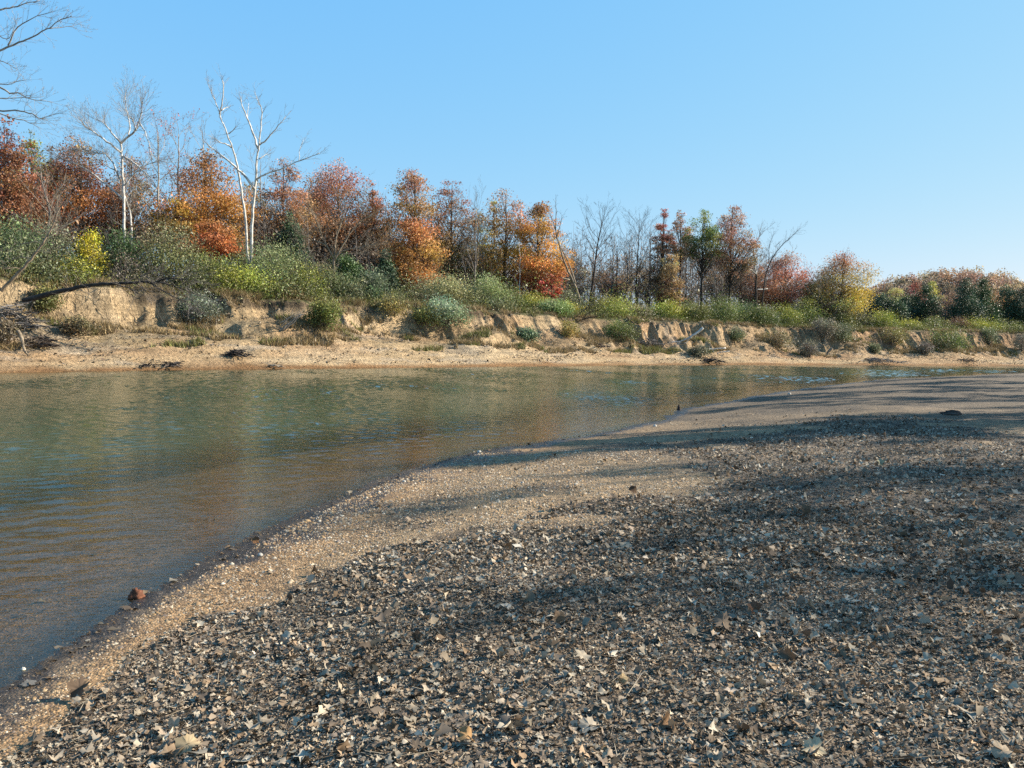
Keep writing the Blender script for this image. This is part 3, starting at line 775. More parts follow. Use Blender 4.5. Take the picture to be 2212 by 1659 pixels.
for lab, x, t, yt, w, yc, pal, kw in leafy:
    leafy_tree('oak_tree' if 'maple' not in lab else 'maple_tree', lab, G_OAK, x, t, yt, w, yc, pal, **kw)

# leaning scarlet tree: two slanting stems under one crown
def leaning_tree():
    b1 = on_bank(866, 657); Y = b1[1]
    T = poly_tree('leaning_tree', 'scarlet young tree leaning on two dark slanting stems over the bank', G_OAK, b1, Y,
        [([(864, 660), (885, 628), (905, 596), (925, 560)], .10, .05), ([(874, 690), (895, 652), (918, 618), (945, 575)], .07, .04), ([(925, 560), (945, 548), (975, 542)], .045, .015), ([(905, 596), (890, 575), (870, 565)], .04, .015)],
        'dark', True, 2, 1.2, twigbark='brown')
    b = at(918, 612, Y); tp = at(922, 536, Y)
    V, F, c, C, sz = crown(b, tp, 62 * Y / FPX, 'oak', [(.50, .085, .065), (.56, .11, .085), (.58, .15, .11)], 80, 10000, .14, None, .40, .2, 0)
    obj('crown', V, [F], M_LEAF, c, False, T, b1)
leaning_tree()

# ---- cedars
ced = [
 ('dark cedar half hidden behind the pale spreading bare tree', 625, 19, 462, 66, 590, 'cone', 4500),
 ('bushy green cedar at the foot of the pale spreading bare tree', 742, 14.5, 546, 74, 640, 'oak', 5200),
 ('slender young cedar left of the leaning scarlet tree', 832, 15, 540, 44, 630, 'cone', 3200),
 ('blunt rounded cedar leaning against the yellow sided oak', 1903, 16, 634, 44, 700, 'oak', 4200),
 ('second rounded cedar, the taller of the touching pair', 1928, 15, 640, 38, 700, 'oak', 3800),
 ('dark cedar standing a little back from the rounded pair', 1958, 24, 628, 44, 705, 'oak', 3800),
 ('cedar with a bare pale stem in the gap of the cedar row', 1993, 17, 612, 50, 690, 'cone', 4600),
 ('tall pointed cedar, tip above the hill trees', 2082, 16, 600, 60, 704, 'cone', 6200),
 ('tall pointed cedar close beside its twin, paler green flank', 2118, 19, 598, 60, 704, 'cone', 6200),
 ('broad blackish cedar standing between the pointed twins and the edge one', 2170, 20, 612, 56, 706, 'cone', 5600),
 ('blackish cedar cut by the edge of the view', 2208, 18, 610, 56, 706, 'cone', 5600),
 ('low dark cedar under the coral red maple', 1752, 17, 612, 38, 690, 'cone', 3200),
 ('dark cedar lurking in the shade behind the yellow sided oak', 1775, 20, 594, 50, 690, 'cone', 3600),
]
for lab, x, t, yt, w, yc, env, n in ced:
    pal = CEDAR if 'green' not in lab else [(.05, .10, .03), (.06, .12, .035)]
    leafy_tree('cedar_tree', lab, G_CED, x, t, yt + (4 if x > 1850 else 0), w * 1.22, yc, pal, env=env, leaves=int(n * 2.1), airy=0, lsize=.15, nclump=95, gap=.05, bark='tan' if 'pale stem' in lab else 'brown', mat=M_NEEDLE, flat=.8)

# ---- bare trees
bare = [
 ('slender bare grey tree in front of the brown wood, left of the deep red oak', 92, 15, 330, 130, 'grey', dict(limbs=14, first=.2, lv=2, nch=5)),
 ('tall bare sycamore with a few red leaves, right of the wide white one', 345, 22, 252, 110, 'pale', dict(limbs=14, first=.3, nch=6, remnant=[(.36, .10, .08)], nrem=500)),
 ('bare tree with grey crown behind the orange oak, thinly leafed', 385, 24, 246, 96, 'pale', dict(limbs=14, first=.35, nch=6, remnant=[(.30, .10, .07)], nrem=250)),
 ('pale stemmed bare tree just left of the twin trunked white sycamore', 437, 26, 256, 90, 'white', dict(limbs=14, first=.35, nch=6, twigbark='pale')),
 ('thin grey bare tree right of the red topped rusty oak', 1021, 17, 420, 76, 'grey', dict(limbs=14, first=.2, wood=.09, ang=.45)),
 ('dark fan shaped bare tree standing alone against the sky', 1272, 17, 446, 96, 'dark', dict(limbs=15, first=.5, lean=.55, wood=.14, ang=.75, nch=6)),
 ('slim dark bare tree with upswept crown beside the slim red tipped tree', 1376, 20, 464, 92, 'dark', dict(limbs=18, first=.38, ang=.7, nch=6, wood=.10)),
 ('grey twiggy bush tree before the yellow sided oak', 1768, 11.5, 600, 92, 'grey', dict(limbs=16, first=.12, ang=1.0, nch=6, wood=.07)),
 ('thin bare sapling beside the narrow red brown tree', 832, 24, 418, 36, 'grey', dict(limbs=10, first=.2, wood=.07)),
 ('pale bare tree at the shoulder of the rust brown oak', 560, 30, 330, 90, 'pale', dict(limbs=12, first=.4, nch=6)),
 ('grey bare tree whose limbs cross the small yellow bush', 130, 13, 400, 110, 'tan', dict(limbs=16, first=.15, wood=.07, nch=5)),
 ('thin white barked sapling showing against the amber oak', 1118, 16, 520, 30, 'white', dict(limbs=7, first=.3, wood=.06)),
 ('twiggy brown sapling before the dark half hidden cedar', 655, 14, 500, 66, 'tan', dict(limbs=14, first=.2, wood=.06)),
]
for lab, x, t, yt, w, bk, kw in bare:
    bare_tree('sycamore_tree' if 'sycamore' in lab else 'bare_tree', lab, G_BARE, x, t, yt, w, bk, **kw)
thin = [(1240, 26, 520, 46, 'left of the dark fan shaped tree'), (1318, 23, 520, 50, 'right of the dark fan shaped tree'), (1352, 18, 528, 40, 'close before the slim dark upswept tree'),
        (1400, 15, 500, 44, 'left of the slim red tipped tree'), (1478, 14, 520, 40, 'between the brown sapling and the olive leaved tree'), (1540, 13.5, 560, 50, 'under the olive leaved tree, forked low'),
        (1600, 16, 540, 46, 'between the pink brown oak and the white limbed dead tree'), (1205, 22, 500, 40, 'behind the dead leaning tree'), (1295, 14, 560, 40, 'before the grey wood, near the yellow bush')]
for x, t, yt, w, where in thin:
    bare_tree('bare_tree', 'thin bare grey tree ' + where, 'thin bare trees of the grey wood', x, t, yt, w, RND.choice(['dark', 'grey', 'brown']), limbs=13, first=.3, wood=.085, ang=.5, nch=5, remnant=[(.22, .12, .07)], nrem=160)

# pale spreading bare tree
c3 = lambda L: [(406.6 + a * .2655, 169.4 + b * .2655) for a, b in L]
b0 = bank_at(722, 12.5)
poly_tree('bare_tree', 'pale bare tree with low arching limbs spread wide before the brick red oak', G_BARE, b0, b0[1],
    [([(722, 612), (720, 585), (722, 560)], .12, .09), ([(722, 560), (700, 520), (685, 480), (668, 440)], .07, .02), ([(722, 560), (725, 515), (738, 480), (745, 440)], .07, .02), ([(722, 565), (745, 520), (775, 480), (805, 462)], .07, .02),
     ([(730, 545), (770, 535), (800, 530), (828, 522)], .05, .015), ([(705, 530), (670, 515), (640, 500)], .045, .015), ([(690, 490), (655, 470), (635, 455)], .03, .01), ([(738, 480), (770, 450), (790, 430)], .03, .01), ([(735, 548), (775, 546), (815, 548)], .04, .012)],
    'tan', True, 4, 2.2, tw_lv=2)

# twin trunked white sycamore
b0 = bank_at(537, 14)
poly_tree('sycamore_tree', 'tall white sycamore with twin bare trunks standing above the bushes', G_BARE, b0, b0[1],
    [(c3([(500, 1700), (482, 1470), (465, 1150), (435, 930), (405, 760), (385, 640), (345, 530), (300, 400), (250, 280), (225, 190), (180, 100), (155, 30)]), .115, .013),
     (c3([(500, 1700), (510, 1480), (520, 1150), (535, 980), (548, 850), (560, 650), (570, 580), (590, 430), (605, 250), (565, 190), (540, 110)]), .135, .013),
     (c3([(255, 290), (275, 210), (290, 60), (275, 10)]), .06, .02), (c3([(350, 560), (310, 530), (270, 525), (220, 490)]), .07, .015), (c3([(330, 450), (400, 390)]), .05, .015), (c3([(270, 260), (295, 240), (325, 235)]), .06, .02),
     (c3([(568, 570), (530, 450), (480, 320), (430, 200), (425, 150)]), .09, .02), (c3([(480, 320), (492, 200)]), .035, .012), (c3([(580, 540), (650, 490), (720, 400), (790, 310)]), .07, .02), (c3([(575, 655), (635, 615)]), .05, .02),
     (c3([(550, 830), (600, 790), (650, 770), (760, 735), (860, 690), (950, 650), (1070, 605)]), .08, .02), (c3([(900, 670), (905, 570), (940, 500)]), .03, .01),
     (c3([(540, 900), (470, 800), (385, 720), (300, 650), (220, 590), (150, 530)]), .11, .04)],
    'white', True, 2, 1.3, twigbark='pale')

# dead leaning tree
c5 = lambda L: [(914.9 + a * .2655, 372.7 + b * .2655) for a, b in L]
b0 = bank_at(1250, 13)
poly_tree('dead_tree', 'dead crooked tree leaning towards the amber oak, bark half stripped', G_BARE, b0, b0[1],
    [(c5([(1270, 1060), (1250, 960), (1200, 850), (1150, 740), (1110, 620), (1085, 520), (1065, 430), (1030, 340)]), .15, .03), (c5([(1235, 900), (1200, 790), (1160, 690), (1110, 600)]), .11, .05), (c5([(1085, 520), (1110, 430), (1130, 350)]), .06, .015),
     (c5([(1075, 470), (1080, 330), (1075, 220)]), .06, .015), (c5([(1195, 875), (1120, 855)]), .08, .05), (c5([(1150, 740), (1090, 680), (1050, 660)]), .06, .015)],
    'tan', True, 2, .9, twigbark='dark')
# white limbed dead tree + bare companion
c6 = lambda L: [(1355.4 + a * .2655, 406.6 + b * .2655) for a, b in L]
b0 = bank_at(1636, 14)
poly_tree('dead_tree', 'dead tree with bleached white broken limbs before the coral red maple', G_BARE, b0, b0[1],
    [(c6([(1050, 1040), (1046, 960), (1049, 880), (1044, 800), (1050, 740), (1047, 690)]), .15, .12, 'brown'), (c6([(1047, 700), (1036, 640), (1038, 590), (1026, 520), (1033, 480), (1050, 440), (1070, 400), (1078, 370), (1080, 345)]), .12, .025), (c6([(1048, 700), (1010, 665), (970, 652)]), .08, .04), (c6([(1038, 610), (1055, 560), (1085, 545)]), .07, .035),
     (c6([(1055, 825), (1100, 822), (1140, 818)]), .07, .05), (c6([(1028, 500), (1010, 430), (1000, 385)]), .05, .015), (c6([(1070, 400), (1110, 350), (1150, 320)]), .03, .01)],
    'white', True, 2, 1.4, twigbark='grey')
b0 = bank_at(1652, 13)
poly_tree('bare_tree', 'slim bare tree sweeping up over the coral red maple', G_BARE, b0, b0[1],
    [(c6([(1090, 1010), (1105, 850), (1125, 700), (1160, 600), (1210, 520), (1270, 450), (1340, 390), (1400, 335)]), .11, .015), (c6([(1150, 610), (1150, 480), (1190, 360)]), .04, .01), (c6([(1140, 680), (1200, 620), (1260, 590)]), .04, .012)],
    'brown', True, 3, 1.5)
# wide white sycamore
c1 = lambda L: [(a * .286, b * .286) for a, b in L]
b0 = bank_at(268, 20)
poly_tree('sycamore_tree', 'wide white sycamore with arching limbs spreading before the deep red oak', G_BARE, b0, b0[1],
    [(c1([(945, 2100), (940, 1750), (935, 1500), (926, 1300), (920, 1180), (912, 1080)]), .125, .06), (c1([(990, 2100), (995, 1750), (985, 1600), (960, 1530), (935, 1450)]), .08, .05),
     (c1([(912, 1080), (970, 1030), (1030, 985), (1045, 930), (1070, 830), (1075, 770)]), .10, .02), (c1([(970, 1030), (985, 940), (955, 850), (945, 760), (950, 700)]), .06, .015), (c1([(1030, 985), (1010, 930), (975, 870)]), .05, .015),
     (c1([(912, 1080), (850, 1010), (790, 930), (730, 900)]), .08, .015), (c1([(915, 1150), (850, 1100), (760, 1030), (690, 985), (650, 965), (600, 900)]), .09, .015), (c1([(930, 1180), (1000, 1220), (1080, 1290), (1140, 1340)]), .08, .03),
     (c1([(925, 1500), (860, 1440), (800, 1390), (700, 1310), (600, 1250), (500, 1210), (440, 1185)]), .085, .035), (c1([(900, 1350), (880, 1290), (850, 1220), (800, 1160), (740, 1160), (640, 1130), (550, 1122)]), .075, .025),
     (c1([(1050, 920), (1090, 980), (1130, 1100), (1150, 1200)]), .05, .02), (c1([(940, 1400), (1020, 1300), (1120, 1240), (1240, 1200)]), .06, .015), (c1([(880, 1290), (800, 1250), (740, 1200)]), .05, .015)],
    'white', True, 4, 2.1, twigbark='pale', tw_lv=2)
# big sycamore whose limbs enter the view
b0 = bank_at(-75, 14)
poly_tree('sycamore_tree', 'big bare sycamore reaching into the top left with grey twiggy limbs', G_BARE, b0, b0[1],
    [([(-75, 640), (-70, 500), (-62, 350), (-52, 200), (-40, 60), (-30, -70)], .36, .12),
     (c1([(-150, 100), (0, 75), (100, 55), (200, 25), (300, 0)]), .07, .015), (c1([(-170, 440), (-60, 400), (0, 380), (130, 325), (250, 280), (370, 215), (460, 140), (540, 125)]), .085, .012), (c1([(370, 215), (450, 210), (560, 195)]), .03, .01), (c1([(60, 345), (120, 210), (250, 130), (400, 90)]), .05, .012),
     (c1([(-180, 620), (0, 650), (70, 710), (140, 700), (230, 750), (400, 775)]), .07, .012), (c1([(-190, 800), (0, 840), (150, 830), (250, 870), (320, 900), (400, 860)]), .065, .012), (c1([(-100, 830), (40, 870), (200, 920), (300, 965)]), .05, .012),
     (c1([(-160, 500), (-40, 440), (30, 470), (130, 520)]), .05, .012), (c1([(-180, 640), (-60, 630), (60, 640), (200, 600)]), .04, .012), (c1([(-190, 700), (0, 745), (120, 740), (330, 730)]), .05, .01), (c1([(-120, 300), (-40, 250), (60, 310), (100, 220)]), .05, .01)],
    'pale', True, 2, 1.5, twigbark='pale', tw_lv=2)
# leaning bare tree at the left
b0 = on_bank(2, 640)
c2 = lambda L: [(a * .2512, 440.5 + b * .2512) for a, b in L]
poly_tree('leaning_tree', 'bare grey tree leaning out from the bank above the fallen curved trunk', G_BARE, b0, b0[1],
    [(c2([(-40, 830), (0, 770), (100, 650), (200, 550), (290, 440), (370, 340), (430, 230), (490, 90), (530, 0)]), .13, .02), (c2([(430, 260), (500, 265), (580, 255)]), .03, .01), (c2([(300, 420), (330, 400), (420, 410)]), .03, .01), (c2([(190, 560), (120, 545), (40, 560)]), .03, .01), (c2([(260, 470), (180, 450), (60, 500)]), .03, .01), (c2([(370, 340), (300, 320), (180, 350), (90, 390)]), .03, .01)],
    'tan', True, 2, 1.2, twigbark='grey')

# ---- dead wood on the bank
G_LOG = 'dead wood lying on the far bank'
b0 = on_bank(55, 662); Yl = b0[1] - 1.5
poly_tree('fallen_trunk', 'long dark fallen trunk bowed in an arch along the sandy cliff', G_LOG, at(55, 660, Yl), Yl,
    [(c2([(205, 835), (330, 800), (450, 765), (600, 735), (750, 705), (900, 690), (1050, 682), (1200, 672), (1330, 675)]), .175, .06), (c2([(1330, 675), (1450, 690), (1560, 730), (1690, 780)]), .06, .015), (c2([(1330, 675), (1430, 640), (1520, 640), (1650, 660)]), .06, .012), (c2([(1000, 690), (1100, 720), (1200, 775)]), .05, .015),
     (c2([(1290, 680), (1400, 750), (1500, 800), (1600, 840)]), .05, .015), (c2([(1200, 672), (1180, 630), (1240, 610), (1280, 640)]), .04, .012), (c2([(1160, 680), (1220, 720), (1260, 760)]), .04, .015)],
    'dark', True, 3, 1.9, twigbark='grey', tw_lv=2, deep=.3, n=9)
def dead(label, base_xy, lines, bark='grey', twig=True, nch=2, twl=.8, name='dead_branch', dY=-.35, tb=None):
    b = on_bank(*base_xy)
    poly_tree(name, label, G_LOG, b, b[1] + dY, lines, bark, twig, nch, twl, twigbark=tb or bark, deep=.15)
dead('crooked pale root sliding down the beach below the bowed trunk', (62, 768), [(c2([(150, 1090), (185, 1150), (195, 1210), (215, 1260), (245, 1310)]), .11, .05), (c2([(185, 1150), (130, 1130), (90, 1110)]), .04, .015), (c2([(200, 1220), (240, 1190), (300, 1170)]), .04, .012)], 'tan', True, 2, .7, 'dead_root')
c4 = lambda L: [(474.4 + a * .2512, 474.4 + b * .2512) for a, b in L]
dead('sheaf of grey dead branches leaning on the fluted pale cliff', (625, 705), [(c4([(490, 985), (560, 920), (640, 860), (710, 815)]), .06, .02), (c4([(530, 960), (600, 880), (680, 815)]), .05, .02), (c4([(560, 950), (640, 880), (700, 820)]), .045, .02), (c4([(500, 950), (590, 850), (640, 815)]), .04, .015), (c4([(520, 890), (600, 840), (690, 815)]), .035, .015)], 'pale', True, 2, .6, dY=-1.0)
dead('white fallen trunk propped against the red clay cliff', (1480, 740), [(c6([(615, 1135), (560, 1180), (500, 1220), (430, 1250), (360, 1250)]), .15, .04), (c6([(520, 1210), (490, 1240), (470, 1265)]), .05, .02), (c6([(440, 1245), (400, 1280)]), .04, .015)], 'white', True, 2, .6, 'fallen_trunk')
dead('bleached forked branch lying on the straw coloured slope', (1530, 760), [(c6([(800, 1300), (720, 1305), (640, 1310), (550, 1310)]), .07, .03), (c6([(720, 1305), (690, 1325)]), .05, .02), (c6([(640, 1310), (600, 1325)]), .04, .015)], 'white', True, 1, .5)
dead('short bleached branch below the bleached forked one', (1555, 763), [(c6([(830, 1328), (760, 1335), (690, 1355)]), .06, .025)], 'white', True, 1, .4)
dead('thin pale pole standing slanted in the slope of the shaded bank', (1705, 750), [(c6([(1290, 1310), (1330, 1265), (1375, 1215)]), .06, .03)], 'pale', True, 1, .5)
dead('stout brown log slanting down to the beach near the driftwood heap', (1780, 770), [(c6([(1665, 1300), (1630, 1340), (1590, 1390)]), .18, .10), (c6([(1590, 1390), (1570, 1410)]), .06, .03)], 'tan', True, 1, .4, 'fallen_trunk')
dead('dark toppled brush top hanging over the bank by the yellow bush', (1250, 685), [(c5([(1100, 1280), (1180, 1250), (1260, 1210), (1350, 1180), (1400, 1175)]), .09, .02), (c5([(1260, 1210), (1300, 1180), (1330, 1150)]), .04, .015), (c5([(1180, 1250), (1240, 1180), (1300, 1120), (1380, 1060)]), .05, .015)], 'dark', True, 4, 1.4, dY=-.8)
dead('grey drooping tangle of twigs over the slump below the twin white sycamore', (430, 650), [(c2([(1500, 700), (1600, 780), (1700, 860), (1780, 950)]), .05, .015), (c2([(1450, 690), (1560, 800), (1640, 900)]), .04, .012), (c2([(1600, 720), (1720, 800), (1820, 870)]), .04, .012)], 'pale', True, 5, 1.5, dY=-.8, tb='pale')
dead('slanting dead pole leaning over the bank beside the leafy green bush', (1615, 690), [(c6([(670, 1070), (700, 980), (740, 880), (790, 750)]), .07, .02)], 'dark', True, 2, .6, dY=-.3)
dead('pale log end lying on a ledge above the grassy terrace', (768, 664), [(c4([(780, 765), (810, 768)]), .14, .13)], 'white', False, name='fallen_trunk')
dead('dark slender branch fallen across the shaded bank under the grey twiggy bush', (1850, 720), [(c6([(1160, 1120), (1260, 1145), (1350, 1165), (1420, 1190)]), .06, .02)], 'dark', True, 2, .6)

def heap(label, x, y, w, h, n, bark='grey', cat='driftwood', name='driftwood_heap', L=1.2):
    b = on_bank(x, y); half = w / 2 * b[1] / FPX; hh = h * b[1] / FPX
    segs = []
    for _ in range(n):
        u = RND.gauss(0, .45); p = (b[0] + u * half, b[1] + RND.gauss(0, .4), b[2] + RND.random() * hh * max(.1, 1 - abs(u)) + .03)
        d = nrm3((RND.gauss(0, 1), RND.gauss(0, .6), RND.gauss(0, .12)))
        grow(segs, p, d, RND.uniform(.25, .8) * L, RND.uniform(.02, .06), 1, .16, 0, .6, 2, .008)
    V, F = tubes(segs, 4)
    c = np.repeat(np.array(BARK[bark])[None] * np.exp(NPR.normal(0, .35, (len(segs), 1))), 8, axis=0)
    o = obj(name, V, [F], M_BARK, c, True, None, b)
    tag(o, label, cat, G_LOG)
heap('long grey driftwood heap at the water, below the red and olive oak', 1892, 783, 116, 9, 170, 'grey')
heap('dark driftwood heap at the waterline under the bleached branches', 1535, 783, 60, 8, 90, 'dark')
heap('black clump of wet roots on the pale beach below the sheaf of branches', 511, 771, 46, 14, 110, 'dark', 'root clump', 'root_clump', .8)
heap('flat scrap of dark driftwood on the sand near the waterline, left of a bushier scrap', 322, 794, 28, 5, 30, 'dark', L=.7)
heap('bushy scrap of driftwood on the sand near the waterline', 372, 793, 34, 9, 40, 'brown', L=.8)
heap('brown root mass torn from the bank beside the crooked pale root', 82, 752, 70, 26, 160, 'brown', 'root clump', 'root_clump', .9)
heap('tangle of grey dead brush hanging at the foot of the cliff, by the crooked root', 38, 708, 80, 60, 170, 'grey', 'brush', 'dead_brush', 1.3)
heap('thin line of driftwood on the far beach near the right edge', 2085, 781, 90, 4, 60, 'brown')
heap('grey brush fallen at the foot of the straw coloured slope', 1400, 752, 70, 16, 90, 'grey', 'brush', 'dead_brush', 1.0)
heap('small dark scrap on the sand right of the black root clump', 592, 792, 30, 4, 26, 'tan', L=.7)
heap('dark brush caught halfway up the bank beside the blue green bush', 1290, 752, 70, 10, 70, 'brown', 'brush', 'dead_brush', .9)

